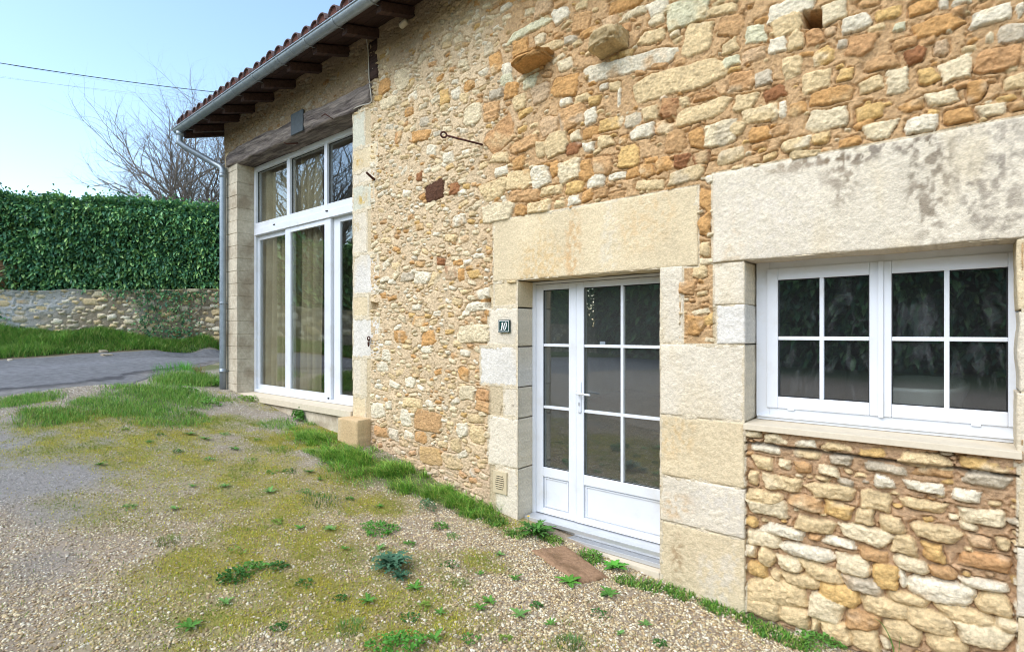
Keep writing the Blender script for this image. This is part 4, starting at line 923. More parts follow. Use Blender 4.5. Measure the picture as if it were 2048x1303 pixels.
# what grows and lies where: densities over the ground, laid out from spots found in the photo and fixed in the world
def spots(lst):
    out = []
    for it_ in lst:
        px, py, r_ = it_[:3]; x, y = G(px, py); out.append((x, y, r_, it_[3] if len(it_) > 3 else 1.0))
    return out
def dens(sp, x, y, wob=.35, seed=0, sharp=.5):
    n = fbm(x * 2.2, y * 2.2, 300 + seed, 4); n2 = fbm(x * 7, y * 7, 310 + seed, 3); r = np.zeros_like(x)
    for (sx, sy, rr, w) in sp:
        d = np.hypot(x - sx, y - sy) / rr + wob * n + wob * .8 * n2
        r = np.maximum(r, w * sstep(1.15, sharp, d))
    return r
MOSS = [(x_, y_, r_ * 1.22, w_) for x_, y_, r_, w_ in spots([(290, 890, .7), (370, 930, .6), (460, 965, .6), (560, 1000, .6), (500, 1070, .55), (400, 1130, .45), (560, 1150, .55), (640, 1090, .5), (330, 1200, .35), (470, 1230, .4), (640, 1230, .45), (820, 1270, .4),
              (660, 980, .5), (740, 1010, .4), (130, 890, .5), (560, 890, .5), (650, 870, .6), (450, 850, .5), (160, 840, .7), (720, 1190, .3), (900, 1240, .3), (960, 1120, .25), (420, 1010, .55, .9), (230, 900, .5), (200, 870, .5), (330, 960, .5, .8), (530, 1210, .5, .9), (760, 1200, .35, .8), (250, 1010, .4, .6),
              (860, 1120, .2, .6), (560, 800, .7, .8), (230, 1240, .3, .5), (700, 1100, .4, .8), (1010, 1040, .3, .8), (1100, 1290, .3, .6), (150, 1000, .3, .4), (700, 950, .4, .8), (520, 930, .5), (600, 1180, .4), (870, 1180, .3, .8), (480, 1120, .5)])]
TURF = spots([(330, 790, .7), (250, 815, .6), (380, 765, .55), (400, 735, .5), (120, 830, .45), (60, 800, .4), (200, 805, .4), (640, 845, .3, .6), (560, 850, .35, .5), (420, 720, .6), (440, 800, .3, .4), (330, 835, .5, .7)])
STRIP = [(x_, y_, r_ * 1.2, w_) for x_, y_, r_, w_ in spots([(610, 865, .28, .8), (720, 955, .25, .8), (640, 880, .34), (700, 910, .34), (760, 935, .34), (820, 965, .30), (870, 985, .26), (910, 1000, .22, .9), (680, 900, .3), (950, 1020, .2, .7)])]
COVER = spots([(990, 1045, .16), (1030, 1070, .14), (1360, 1190, .13), (1430, 1215, .14), (1490, 1235, .12), (1540, 1265, .15), (1300, 1175, .12), (1100, 1080, .12), (1180, 1120, .12), (940, 1030, .14), (1590, 1290, .12), (1250, 1165, .1)])
ASPH = spots([(60, 900, .75), (110, 960, .55), (40, 960, .6), (130, 1020, .35, .8), (20, 860, .6), (90, 1130, .25, .5)])
EARTH = spots([(560, 1120, .5, .6), (300, 1100, .5, .5), (60, 1230, .5, .5), (760, 960, .3, .7)])
BANK_FAR = lambda x, y: sstep(-13.9, -14.25, x + .12 * fbm(y * 1.5, y * 0 + 3, 320, 3) - .0 * y)
ROADN = lambda y: np.interp(y, [-40, -3.2, -2.3, -1.44, -.82, -.26, .31, .82, 2.5, 6, 40], [-9.2, -9.2, -9.25, -9.6, -10.4, -10.95, -11.36, -11.7, -11.9, -10.6, -10.6]) + .10 * fbm(y * 2, y * 0, 330, 4)
def masks(x, y):
    moss = dens(MOSS, x, y, .55, 1, .2); turf = dens(TURF, x, y, .35, 2, .4); strip = dens(STRIP, x, y, .3, 3); cov_ = dens(COVER, x, y, .4, 4)
    moss = moss * (.60 + .40 * sstep(-.34, .12, fbm(x * 5.5, y * 5.5, 315, 4)))
    asph = dens(ASPH, x, y, .3, 5, .3)
    return moss, turf, strip, cov_, asph
moss, turf, strip, cover, asph = masks(GX, GYY)
n1 = fbm(GX * 3, GYY * 3, 340, 4); n2 = fbm(GX * 14, GYY * 14, 341, 3)
cg = np.array(lin(186, 170, 146)) * (1 + .15 * n1 + .2 * n2)[..., None]
mixc = lambda a, c, m: a * (1 - m[..., None]) + np.array(c) * m[..., None]
cg = mixc(cg, lin(172, 168, 160), sstep(-3.5, -6.5, GX) * .6)
cg = mixc(cg, lin(146, 122, 98), np.clip(.25 + .3 * n1, 0, .6))
cg = mixc(cg, lin(150, 150, 150), asph * .6)
cg = mixc(cg, lin(160, 152, 66), np.clip(moss * 1.0, 0, 1) * .85)
cg = mixc(cg, lin(92, 108, 50), np.clip(np.maximum(turf, np.maximum(strip, cover)), 0, 1) * .75)
bankm = BANK_FAR(GX, GYY)
cg = mixc(cg, lin(84, 100, 46), bankm * .9)
verge = sstep(-13.95, -14.15, GX) * sstep(-14.75, -14.3, GX + .2 * n1)
cg = mixc(cg, lin(104, 80, 60), verge * .55 * sstep(.8, .1, GYY))
farm = sstep(14, 20, np.hypot(GX + 5, GYY)); cg = mixc(cg, lin(96, 112, 60), farm)
idx = np.arange(GX.size).reshape(GX.shape)
F = np.stack([idx[:-1, :-1], idx[:-1, 1:], idx[1:, 1:], idx[1:, :-1]], -1).reshape(-1, 4)
tag(npmesh('ground', np.stack([GX, GYY, GZ], -1).reshape(-1, 3), F, M['ground'], None, True, cg.reshape(-1, 3)), kind='structure')

# the lane past the gable: worn asphalt draped over the ground, its near edge broken
ry = np.concatenate([np.arange(-34, -6, .5), np.arange(-6, 5, .06), np.arange(5, 34, .5)]); rt = np.linspace(0, 1, 80)
near_ = ROADN(ry) + .10 * fbm(ry * 5, ry * 0, 331, 3); far_ = -14.0 + .10 * fbm(ry * 2, ry * 0 + 5, 332, 4)
bend = .25 * (np.maximum(ry - 5, 0) / 6) ** 2 + .0 * ry
RX = near_[:, None] * (1 - rt) + far_[:, None] * rt - bend[:, None]; RY = np.broadcast_to(ry[:, None], RX.shape)
wear = fbm(RX * 1.2, RY * .5, 350, 4)
RZ = ter(RX, RY) + .014 - .05 * sstep(.03, 0, np.broadcast_to(rt, RX.shape)) - .05 * sstep(.985, 1, np.broadcast_to(rt, RX.shape))
cr = np.array(lin(132, 132, 132)) * (1 + .12 * wear + .08 * fbm(RX * 9, RY * 9, 351, 3))[..., None]
crk = sstep(.28, .12, np.abs(rt[None, :] - .14 - .10 * fbm(RY * .9, RX * 0, 352, 4)) * 5 + .25 * fbm(RX * 6, RY * 6, 353, 3))
cr = mixc(cr, lin(70, 68, 70), crk * .75 * sstep(-6, -3.5, RY)); cr = mixc(cr, lin(150, 144, 134), sstep(.16, .0, rt[None, :] + .10 * fbm(RX * 3, RY * 3, 355, 4)) * .6)
tr_ = np.exp(-((rt[None, :] - .62) / .10) ** 2) * .5; cr = mixc(cr, lin(160, 160, 164), np.broadcast_to(tr_, RX.shape) * .5)
ii = np.arange(RX.size).reshape(RX.shape)
F = np.stack([ii[:-1, :-1], ii[1:, :-1], ii[1:, 1:], ii[:-1, 1:]], -1).reshape(-1, 4)[:, ::-1]
tag(npmesh('road', np.stack([RX, RY, RZ], -1).reshape(-1, 3), F, M['asphalt'], None, True, cr.reshape(-1, 3)), kind='structure')

# ------------------------------------------------------------------ pebbles
RS = np.random.RandomState(5)
def inview(x, y, z, mx=90, my=60):
    a, b, c = proj(x, y, z); return (a > -mx) & (a < 2048 + mx) & (b < 1303 + my) & (c > .5)
def ico(sub=1):
    bm = bmesh.new(); bmesh.ops.create_icosphere(bm, subdivisions=sub, radius=1)
    P = np.array([v.co[:] for v in bm.verts]); F = np.array([[v.index for v in f.verts] for f in bm.faces]); bm.free(); return P, F
PCOL = np.array([lin(*c, k=.9) for c in ((212, 190, 150), (226, 210, 178), (198, 170, 128), (184, 158, 122), (172, 154, 132), (218, 198, 164), (204, 180, 140), (158, 132, 102), (234, 222, 200))])
def pebbles(name, n, rmin, rmax, czlo, czhi, base, moss_cut=.82):
    x = RS.uniform(-9.4, 2.2, n); y = RS.uniform(-6.2, .0, n); z = ter(x, y)
    ok = inview(x, y, z, 160, 160); a, b, c = proj(x, y, z); ok &= (c > czlo) & (c <= czhi)
    x, y, z = x[ok], y[ok], z[ok]
    ms, tf, st, cv, asq = masks(x, y)
    bare = fbm(x * 1.7, y * 1.7, 360, 4)
    p = np.clip(.82 + .5 * bare, .25, 1) * (1 - moss_cut * ms) * (1 - .95 * tf) * (1 - .9 * st) * (1 - .6 * cv)
    ok = RS.uniform(0, 1, len(x)) < p
    ok &= RS.uniform(0, 1, len(x)) < sstep(-.75, .12, x - ROADN(y)) ** 1.6
    x, y, z, ms, asq = x[ok], y[ok], z[ok], ms[ok], asq[ok]; m = len(x)
    r = (rmin + (rmax - rmin) * RS.uniform(0, 1, m) ** 2.0) * (1 - .35 * asq) * (.72 + .36 * sstep(-5.5, -1.5, x))
    P, F = base; k = len(P)
    sc = np.stack([RS.uniform(.8, 1.5, m), RS.uniform(.65, 1.1, m), RS.uniform(.45, .8, m)], -1) * r[:, None]
    V = P[None] * (1 + RS.uniform(-.25, .25, (m, k, 1))) * sc[:, None, :]
    a = RS.uniform(0, 6.28, m); ca, sa = np.cos(a)[:, None], np.sin(a)[:, None]; tl = RS.normal(0, .35, (m, 1))
    Vx = V[..., 0] * ca - V[..., 1] * sa; Vy = V[..., 0] * sa + V[..., 1] * ca; Vz = V[..., 2] + Vx * tl
    V = np.stack([Vx + x[:, None], Vy + y[:, None], Vz + (z + r * .18)[:, None]], -1).reshape(-1, 3)
    c = PCOL[RS.randint(0, len(PCOL), m)] * RS.uniform(.72, 1.1, (m, 1))
    g = np.array(lin(160, 158, 156, k=.9)); c = c * (1 - .65 * asq[:, None]) + g * (.65 * asq[:, None]) * RS.uniform(.6, 1.2, (m, 1))
    c = c * np.array([[.975, 1.0, .965]]); gl = sstep(-3.5, -6.5, x)[:, None] * .5; c = c * (1 - gl) + c.mean(1, keepdims=True) * np.array([[1.06, 1.02, .95]]) * gl
    c = c * (1 - .35 * ms[:, None]) + np.array(lin(150, 138, 84)) * (.35 * ms[:, None])
    Fa = (F[None] + (np.arange(m) * k)[:, None, None]).reshape(-1, 3)
    o = npmesh(name, V, Fa, M['pebble'], None, True, np.repeat(c, k, 0)); print(name, m)
    return tag(o, kind='stuff')
octa = (np.array([(1, 0, 0), (-1, 0, 0), (0, 1, 0), (0, -1, 0), (0, 0, 1), (0, 0, -1)], float), np.array([(0, 2, 4), (2, 1, 4), (1, 3, 4), (3, 0, 4), (2, 0, 5), (1, 2, 5), (3, 1, 5), (0, 3, 5)]))
pebbles('gravel', 520000, .0045, .0125, .8, 5.4, ico(1))
pebbles('gravel', 330000, .006, .0135, 5.4, 11, octa)

# ------------------------------------------------------------------ blades and leaves
def blades(x, y, z, h, w, lean, col, az=None):
    m = len(x); az = RS.uniform(0, 6.28, m) if az is None else az
    dxy = np.stack([np.cos(az), np.sin(az)], -1); side = np.stack([-dxy[:, 1], dxy[:, 0]], -1)
    V = np.zeros((m, 7, 3)); base = np.stack([x, y, z], -1)
    for k, (t, ww) in enumerate(((0, 1.0), (.4, .85), (.75, .55))):
        off = dxy * (lean * t * t)[:, None]; zz = h * (t - .35 * np.minimum(1, lean / np.maximum(h, 1e-4)) * t * t)
        for s_, kk in ((-1, 0), (1, 1)):
            V[:, 2 * k + kk, :2] = base[:, :2] + off + side * (s_ * .5 * ww * w)[:, None]; V[:, 2 * k + kk, 2] = base[:, 2] + zz
    V[:, 6, :2] = base[:, :2] + dxy * lean[:, None]; V[:, 6, 2] = base[:, 2] + h * (1 - .35 * np.minimum(1, lean / np.maximum(h, 1e-4)))
    F = np.array([(0, 1, 3), (0, 3, 2), (2, 3, 5), (2, 5, 4), (4, 5, 6)])
    Fa = (F[None] + (np.arange(m) * 7)[:, None, None]).reshape(-1, 3)
    g = np.linspace(.0, 1, 7)
    return V.reshape(-1, 3), Fa, np.repeat(col, 7, 0)
def scatter(n, x0, x1, y0, y1, dfun, mx=140):
    x = RS.uniform(x0, x1, n); y = RS.uniform(y0, y1, n)
    d = dfun(x, y); ok = RS.uniform(0, 1, n) < d; x, y, d = x[ok], y[ok], d[ok]; z = ter(x, y)
    ok = inview(x, y, z, mx, 160); return x[ok], y[ok], z[ok], d[ok]
GREEN = np.array([lin(*c, k=1.15) for c in ((92, 138, 52), (76, 122, 48), (112, 152, 62), (128, 150, 74), (64, 108, 46), (140, 150, 84))])
def gcol(m, lo=.75, hi=1.15): return GREEN[RS.randint(0, len(GREEN), m)] * RS.uniform(lo, hi, (m, 1))
def grass(name, x, y, z, hlo, hhi, w, leanf, col=None):
    m = len(x); h = RS.uniform(hlo, hhi, m); col = gcol(m) if col is None else col
    V, F, C_ = blades(x, y, z - .004, h, RS.uniform(.6, 1.3, m) * w, h * RS.uniform(.1, leanf, m), col)
    print(name, m); return tag(npmesh(name, V, F, M['grass'], None, True, C_), kind='stuff')
offroad = lambda x, y: (x > ROADN(y) + .02)
# moss: very short yellow-green fuzz between the stones
x, y, z, d = scatter(560000, -9.4, 1.2, -6, 0, lambda x, y: np.maximum(.95 * masks(x, y)[0], .05 * sstep(.0, .4, fbm(x * 4, y * 4, 371, 3))) * offroad(x, y))
mc_ = np.array([lin(*c, k=1.3) for c in ((172, 166, 58), (146, 156, 58), (180, 166, 60), (124, 140, 56), (154, 136, 66))])
m = len(x); cc = mc_[RS.randint(0, 5, m)] * RS.uniform(.7, 1.15, (m, 1)); gr_ = sstep(.05, .4, fbm(x * 3.3, y * 3.3, 377, 3))[:, None]; cc = cc * (1 - .6 * gr_) + np.array(lin(104, 138, 56)) * .6 * gr_; yl = sstep(.1, .5, fbm(x * 2.5, y * 2.5, 373, 3))[:, None]; cc = cc * (1 - .4 * yl) + np.array(lin(186, 168, 44)) * .4 * yl
h = RS.uniform(.006, .019, m)
V, F, C_ = blades(x, y, z, h, np.full(m, .0050), h * .7, cc); tag(npmesh('moss', V, F, M['grass'], None, True, C_), kind='stuff'); print('moss', m)
# sparse thin grass coming through the gravel
x, y, z, d = scatter(60000, -9.4, 1.2, -6, 0, lambda x, y: (.5 * dens(MOSS, x, y, .5, 1, .2) + .25) * sstep(.0, .45, fbm(x * 3.1, y * 3.1, 381, 4)) * offroad(x, y))
grass('sparse_grass', x, y, z, .012, .045, .0030, .9)
# turf at the corner of the gravel, taller towards the gable
x, y, z, d = scatter(150000, -10.6, -5.2, -4.2, 1.2, lambda x, y: dens(TURF, x, y, .35, 2, .4) * offroad(x, y))
tall = sstep(-8.0, -9.2, x) * sstep(-1.7, -.7, y)
m = len(x); h = (.03 + .05 * RS.uniform(0, 1, m)) * (1 + 1.6 * tall)
V, F, C_ = blades(x, y, z, h, np.full(m, .0045), h * RS.uniform(.2, 1.0, m), gcol(m) * 1.15 * np.array([1.0, 1.05, .9])); tag(npmesh('turf', V, F, M['grass'], None, True, C_), kind='stuff'); print('turf', m)
# lush strip along the foot of the wall
x, y, z, d = scatter(85000, -6.6, -2.9, -1.6, -.03, lambda x, y: dens(STRIP, x, y, .3, 3) * (.12 + .88 * sstep(-.15, .3, fbm(x * 5, y * 5, 388, 3))))
m = len(x); cl = fbm(x * 6, y * 6, 389, 2); h = RS.uniform(.04, .16, m) * (.45 + .6 * d + .5 * cl)
V, F, C_ = blades(x, y, z, h, RS.uniform(.003, .0065, m), h * RS.uniform(.4, 1.7, m), gcol(m, .7, 1.4) * 1.4 * np.array([1.0, 1.0, .8]), RS.normal(-1.9, 1.2, m)); tag(npmesh('wall_grass', V, F, M['grass'], None, True, C_), kind='stuff'); print('strip', m)
# low ground cover at the foot of the wall near the door
x, y, z, d = scatter(60000, -4.0, 1.2, -1.6, -.02, lambda x, y: dens(COVER, x, y, .4, 4))
m = len(x); h = RS.uniform(.015, .05, m)
V, F, C_ = blades(x, y, z, h, RS.uniform(.005, .011, m), h * RS.uniform(.4, 1.2, m), gcol(m) * np.array([.95, 1.0, .8])); tag(npmesh('ground_cover', V, F, M['grass'], None, True, C_), kind='stuff'); print('cover', m)
# the bank below the hedge wall and its reflection side
def bank(x, y): return sstep(-14.15, -14.35, x - .45 * sstep(.2, .9, y) + .18 * fbm(y * 2, y * 0, 391, 3)) * (x > -15.95 + .30 * np.maximum(0, y + 2) * .6)
x = RS.uniform(-16.1, -14.0, 120000); y = RS.uniform(-5.0, 3.2, 120000); ok = RS.uniform(0, 1, len(x)) < bank(x, y); x, y = x[ok], y[ok]; z = ter(x, y)
m = len(x); cl = fbm(x * 2.5, y * 2.5, 395, 3); h = RS.uniform(.05, .20, m) * (1 + .8 * cl)
V, F, C_ = blades(x, y, z, h, RS.uniform(.006, .011, m), h * RS.uniform(.3, 1.1, m), gcol(m) * 1.3 * (1 + .25 * cl)[:, None]); tag(npmesh('bank_grass', V, F, M['grass'], None, True, C_), kind='stuff'); print('bank', m)
x = RS.uniform(-16.4, -14.2, 60000); y = RS.uniform(-22, -5.0, 60000); z = ter(x, y); m = len(x); h = RS.uniform(.06, .16, m)
V, F, C_ = blades(x, y, z, h, RS.uniform(.014, .022, m), h * RS.uniform(.3, 1.1, m), gcol(m)); tag(npmesh('bank_grass', V, F, M['grass'], None, True, C_), kind='stuff')

# ------------------------------------------------------------------ leaf-shaped faces
def leaves(base, out, size, width, col, droop=.35, roll=None):
    """base (m,3), out (m,3) unit directions; each leaf is folded along its midrib"""
    m = len(base); out = out / np.linalg.norm(out, axis=1, keepdims=True)
    up = np.tile(np.array([[0, 0, 1.0]]), (m, 1)); side = np.cross(out, up); side /= np.linalg.norm(side, axis=1, keepdims=True) + 1e-6
    nrm = np.cross(side, out)
    if roll is not None:
        c, s_ = np.cos(roll)[:, None], np.sin(roll)[:, None]; side, nrm = side * c + nrm * s_, nrm * c - side * s_
    L = size[:, None]; W = width[:, None] * .5
    V = np.zeros((m, 8, 3)); D = np.array([[0, 0, -1.0]]) * droop
    def pt(t): return base + out * L * t + D * L * t * t
    V[:, 0] = base; V[:, 1] = pt(.35) - side * W * .92 + nrm * W * .25; V[:, 2] = pt(.35) + side * W * .92 + nrm * W * .25; V[:, 3] = pt(.35)
    V[:, 4] = pt(.72) - side * W * .75 + nrm * W * .2; V[:, 5] = pt(.72) + side * W * .75 + nrm * W * .2; V[:, 6] = pt(.72); V[:, 7] = pt(1.0)
    F = np.array([(0, 3, 1), (0, 2, 3), (1, 3, 6), (1, 6, 4), (3, 2, 5), (3, 5, 6), (4, 6, 7), (6, 5, 7)])
    return V.reshape(-1, 3), (F[None] + (np.arange(m) * 8)[:, None, None]).reshape(-1, 3), np.repeat(col, 8, 0)
LAUR = np.array([lin(*c, k=2.15) for c in ((66, 108, 64), (54, 96, 62), (76, 120, 64), (48, 88, 58), (98, 136, 68), (70, 112, 78), (122, 152, 78))])
LAUR = LAUR * .86 + LAUR.mean(1, keepdims=True) * .16
def hedge(name, path, z0f, z1f, depth, n, lsize, label, group=None, cut=None, outsign=1, cols=LAUR):
    P = np.array(path, float); seg = np.hypot(*np.diff(P, axis=0).T); cum = np.concatenate([[0], np.cumsum(seg)])
    def at(u):
        k = np.clip(np.searchsorted(cum, u, 'right') - 1, 0, len(seg) - 1); f = ((u - cum[k]) / seg[k])[:, None]
        p = P[k] * (1 - f) + P[k + 1] * f; t = (P[k + 1] - P[k]) / seg[k][:, None]; return p, t
    h_ = empty(name, (P[0][0], P[0][1], 0), label, 'hedge', group)
    u = RS.uniform(0, cum[-1], n); v = RS.uniform(0, 1, n) ** .9
    p, t = at(u); nn = np.stack([t[:, 1], -t[:, 0]], -1) * outsign
    zb, zt = z0f(u), z1f(u) + .10 * fbm(u * 1.3, u * 0, 401, 3) + .09 * fbm(u * 6, u * 0, 402, 2)
    topm = RS.uniform(0, 1, n) < .20
    bulge = .12 * fbm(u * 1.6, v * 3, 403, 3) + .10 * fbm(u * 5, v * 9, 404, 3)
    inn = RS.uniform(0, 1, n) ** 1.7 * .28
    off = np.where(topm, -RS.uniform(0, depth, n), bulge - inn - .22 * sstep(.86, 1.0, v) - .08 * sstep(.1, 0, v))
    zz = np.where(topm, zt - RS.uniform(0, .12, n) + .22 * (RS.uniform(0, 1, n) < .05) * RS.uniform(.2, 1, n), zb + (zt - zb) * v)
    base = np.stack([p[:, 0] + nn[:, 0] * off, p[:, 1] + nn[:, 1] * off, zz], -1)
    if cut is not None:
        ok = ~cut(base); base, nn, u, v, topm = base[ok], nn[ok], u[ok], v[ok], topm[ok]
    m = len(base)
    o3 = np.stack([nn[:, 0] * .8, nn[:, 1] * .8, np.where(topm, .9, -.15)], -1) + RS.normal(0, .55, (m, 3))
    cl = fbm(u * 1.2, v * 2.5, 405, 3)
    col = cols[RS.randint(0, len(cols), m)] * (RS.uniform(.75, 1.2, (m, 1)) + .25 * cl[:, None])
    s_ = lsize * RS.uniform(.55, 1.3, m)
    V, F, C_ = leaves(base, o3, s_, s_ * RS.uniform(.36, .46, m), col, .35, RS.normal(0, .6, m))
    npmesh('foliage', V, F, M['leaf'], h_, True, C_)
    uu = np.arange(0, cum[-1] + .2, .3); uu = np.minimum(uu, cum[-1]); p, t = at(uu); nn = np.stack([t[:, 1], -t[:, 0]], -1) * outsign
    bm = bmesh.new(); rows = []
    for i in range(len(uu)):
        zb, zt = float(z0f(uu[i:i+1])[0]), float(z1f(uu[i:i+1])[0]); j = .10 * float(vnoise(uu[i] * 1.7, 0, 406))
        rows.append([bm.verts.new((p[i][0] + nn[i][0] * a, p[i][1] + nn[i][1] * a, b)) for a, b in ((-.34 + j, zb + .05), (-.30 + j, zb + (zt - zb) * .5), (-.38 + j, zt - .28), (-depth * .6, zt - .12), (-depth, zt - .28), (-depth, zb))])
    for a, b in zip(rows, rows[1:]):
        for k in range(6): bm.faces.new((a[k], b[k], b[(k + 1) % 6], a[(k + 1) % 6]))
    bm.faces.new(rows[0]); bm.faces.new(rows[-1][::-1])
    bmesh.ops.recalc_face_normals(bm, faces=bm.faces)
    bmobj('light_block_core', bm, M['core'], h_)  # solid dark core added behind the leaves to block light
    return h_
a0, a1, a2 = cw(-11.35, 11.40), cw(-7.35, 13.6), cw(-4.2, 15.35)
LH = math.hypot(a1[0] - a0[0], a1[1] - a0[1])
cutz = lambda b: (proj(b[:, 0], b[:, 1], b[:, 2])[0] < 16 + 10 * fbm(b[:, 2] * 3, b[:, 1] * 3, 3, 2)) & (proj(b[:, 0], b[:, 1], b[:, 2])[1] > 488)
hedge('laurel_hedge', [a0, a1, a2], lambda u: ZC + .84 + .04 * u, lambda u: ZC + 3.03 + .055 * u, 1.3, 50000, .118, 'tall clipped laurel hedge growing on top of the low wall across the lane', cut=lambda b: (b[:, 1] < -1.93 + .08 * fbm(b[:, 2] * 5, b[:, 2] * 0, 3, 2)) & (b[:, 2] < ZC + 1.88) & (b[:, 2] > ZC + 1.22))

# low rubble wall under the hedge
def lowwall(name, A, B, zb, zt, stones_n, label, seed, cell=.018, wr=(.04, .17), hr=(.03, .085), smear=True, thick=.35, ivy=None):
    A, B = np.array(A), np.array(B); L = np.hypot(*(B - A)); t = (B - A) / L; nn = np.array([t[1], -t[0]])
    xs_ = np.arange(0, L + cell, cell); h0 = min(zb(0), zb(L)) - .15; h1 = max(zt(0), zt(L)) + .1
    zs_ = np.arange(h0, h1 + cell, cell)
    st = fill([], (0, L, h0, h1, None), stones_n, wr, hr, 'WSCSPPCSPC', (.02, .05), .012, .2, seed, .8, .12)
    Xg, Zg = np.meshgrid(xs_, zs_); b_ = fbm(Xg * .9, Zg * 1.5, seed + 7, 4)
    sm = sstep(.05, -.25, (Xg / L - .52) + .35 * b_) if smear else np.zeros_like(Xg)
    mh_ = -.004 + .040 * sm
    mc2 = np.array(lin(192, 188, 180))[None, None] * sm[..., None] + np.array(lin(164, 148, 124))[None, None] * (1 - sm[..., None])
    Xg, Zg, H_, C_ = relief(xs_, zs_, st, mh_, mc2, seed)
    zt_ = zt(Xg) + .03 * fbm(Xg * 3, Xg * 0, seed + 9, 3); C_ = C_ * 1.25
    gr = sstep(.25, .0, zt_ - Zg + .1 * b_) * .5; C_ = C_ * (1 - gr[..., None]) + np.array(lin(92, 98, 62)) * gr[..., None]
    Zc_ = np.minimum(Zg, zt_)
    back = np.where(Zg > zt_, np.minimum(Zg - zt_, .1) * thick / .1, 0)
    Vx = np.stack([A[0] + t[0] * Xg + nn[0] * (H_ - back), A[1] + t[1] * Xg + nn[1] * (H_ - back), Zc_], -1)
    ix = np.arange(Xg.size).reshape(Xg.shape); F = np.stack([ix[:-1, :-1], ix[:-1, 1:], ix[1:, 1:], ix[1:, :-1]], -1).reshape(-1, 4)
    o = npmesh(name, Vx.reshape(-1, 3), F, M['rubble'], None, True, C_.reshape(-1, 3))
    return tag(o, label, 'wall')
b0, b1 = cw(-11.4, 11.33), cw(-6.9, 13.78)
lowwall('garden_wall', b0, b1, lambda u: ZC - .5 + 0 * u, lambda u: ZC + .89 + .045 * u, 1500, 'low rubble garden wall with grey mortar patch under the laurel hedge', 501)
# ivy creeping over the right end of that wall
iv = empty('ivy', (*b1, ZC - .2), 'dark ivy creeping over the right end of the low rubble wall', 'ivy')
A, B = np.array(b0), np.array(b1); tt = (B - A) / np.hypot(*(B - A)); nn = np.array([tt[1], -tt[0]]); LW = np.hypot(*(B - A))
u = np.concatenate([RS.normal(3.15, .16, 260), RS.normal(3.75, .25, 380), RS.uniform(2.3, 4.6, 260), RS.normal(.25, .2, 160)]); n = len(u)
v = np.concatenate([RS.uniform(.05, 1.0, 260), RS.uniform(.0, .95, 380), 1 - np.abs(RS.normal(0, .12, 260)), RS.uniform(.0, .55, 160)])
zz = ZC - .25 + v * 1.28
base = np.stack([A[0] + tt[0] * u + nn[0] * .06, A[1] + tt[1] * u + nn[1] * .06, zz], -1)
V, F, C_ = leaves(base, np.stack([np.full(n, nn[0]), np.full(n, nn[1]), np.full(n, -.4)], -1) + RS.normal(0, .5, (n, 3)), RS.uniform(.04, .09, n), RS.uniform(.03, .07, n), LAUR[RS.randint(0, 5, n)] * RS.uniform(.6, 1.1, (n, 1)), .3, RS.normal(0, .5, n))
npmesh('ivy_leaves', V, F, M['leaf'], iv, True, C_)
bm = bmesh.new()
for uu, vv in ((3.1, 1.0), (3.3, .9), (3.7, 1.0), (3.9, .8), (4.1, .95)):
    sweep(bm, smoothpath([(*(A + tt * (uu + rnd.uniform(-.15, .15)) + nn * .05), ZC - .25 + 1.2 * k / 4 * vv) for k in range(5)], 3), .008, 5)
bmobj('ivy_stem', bm, M['bark'], iv, True)

# hedge, wall and dark trees on the far side of the lane and behind the camera: seen only mirrored in the glass
hedge('laurel_hedge', [(-16.3, -22.5), (-16.0, -3.2)], lambda u: ZC + .15 + .03 * u, lambda u: ZC + 2.75 + .01 * u, 1.4, 15000, .30, 'clipped laurel hedge along the lane, seen only as a reflection in the door glass')
lowwall('garden_wall', (-15.95, -22.6), (-15.7, -3.2), lambda u: ZC - 1.5 + 0 * u, lambda u: ZC + .25 + .03 * u, 1200, 'low rubble wall below the reflected hedge along the lane', 521, cell=.06, wr=(.08, .3), hr=(.06, .14), smear=False)
hedge('evergreen_screen', [(10, -21), (-16.3, -22.6)], lambda u: ZC - 1.6 + 0 * u, lambda u: ZC + 5.5 + 1.2 * np.sin(u * .9), 2.0, 16000, .45, 'tall dark evergreen screen mirrored in the small window panes', cols=LAUR * .7)

# plank fence closing the gap at the hedge's left end
fn = empty('plank_fence', (*cw(-11.6, 11.9), ZC + .3), 'weathered brown plank fence at the left end of the hedge', 'fence')
_t = (np.array(a1) - np.array(a0)) / LH; _n = np.array([_t[1], -_t[0]]); fa, fb = np.array(a0) - _t * .5 - _n * .12, np.array(a0) + _t * .62 - _n * .12
bm = bmesh.new()
for k in range(9):
    z0 = ZC + .55 + k * .125
    vs = []
    for (p, d_) in ((fa, 0), (fb, 0), (fb, .02), (fa, .02)): vs.append((p[0] - d_, p[1] , z0))
    lo = [bm.verts.new(v) for v in vs]; hi = [bm.verts.new((v[0], v[1], v[2] + .112)) for v in vs]
    bm.faces.new(lo[::-1]); bm.faces.new(hi)
    for i in range(4): bm.faces.new((lo[i], lo[(i + 1) % 4], hi[(i + 1) % 4], hi[i]))
bmobj('plank_panel', bm, M['fence'], fn)
bm = bmesh.new(); 
for p in (fa, fb): box(bm, p[0] - .10, p[0] - .025, p[1] - .04, p[1] + .04, ZC + .1, ZC + 1.72, .004)
bmobj('post', bm, M['fence'], fn)

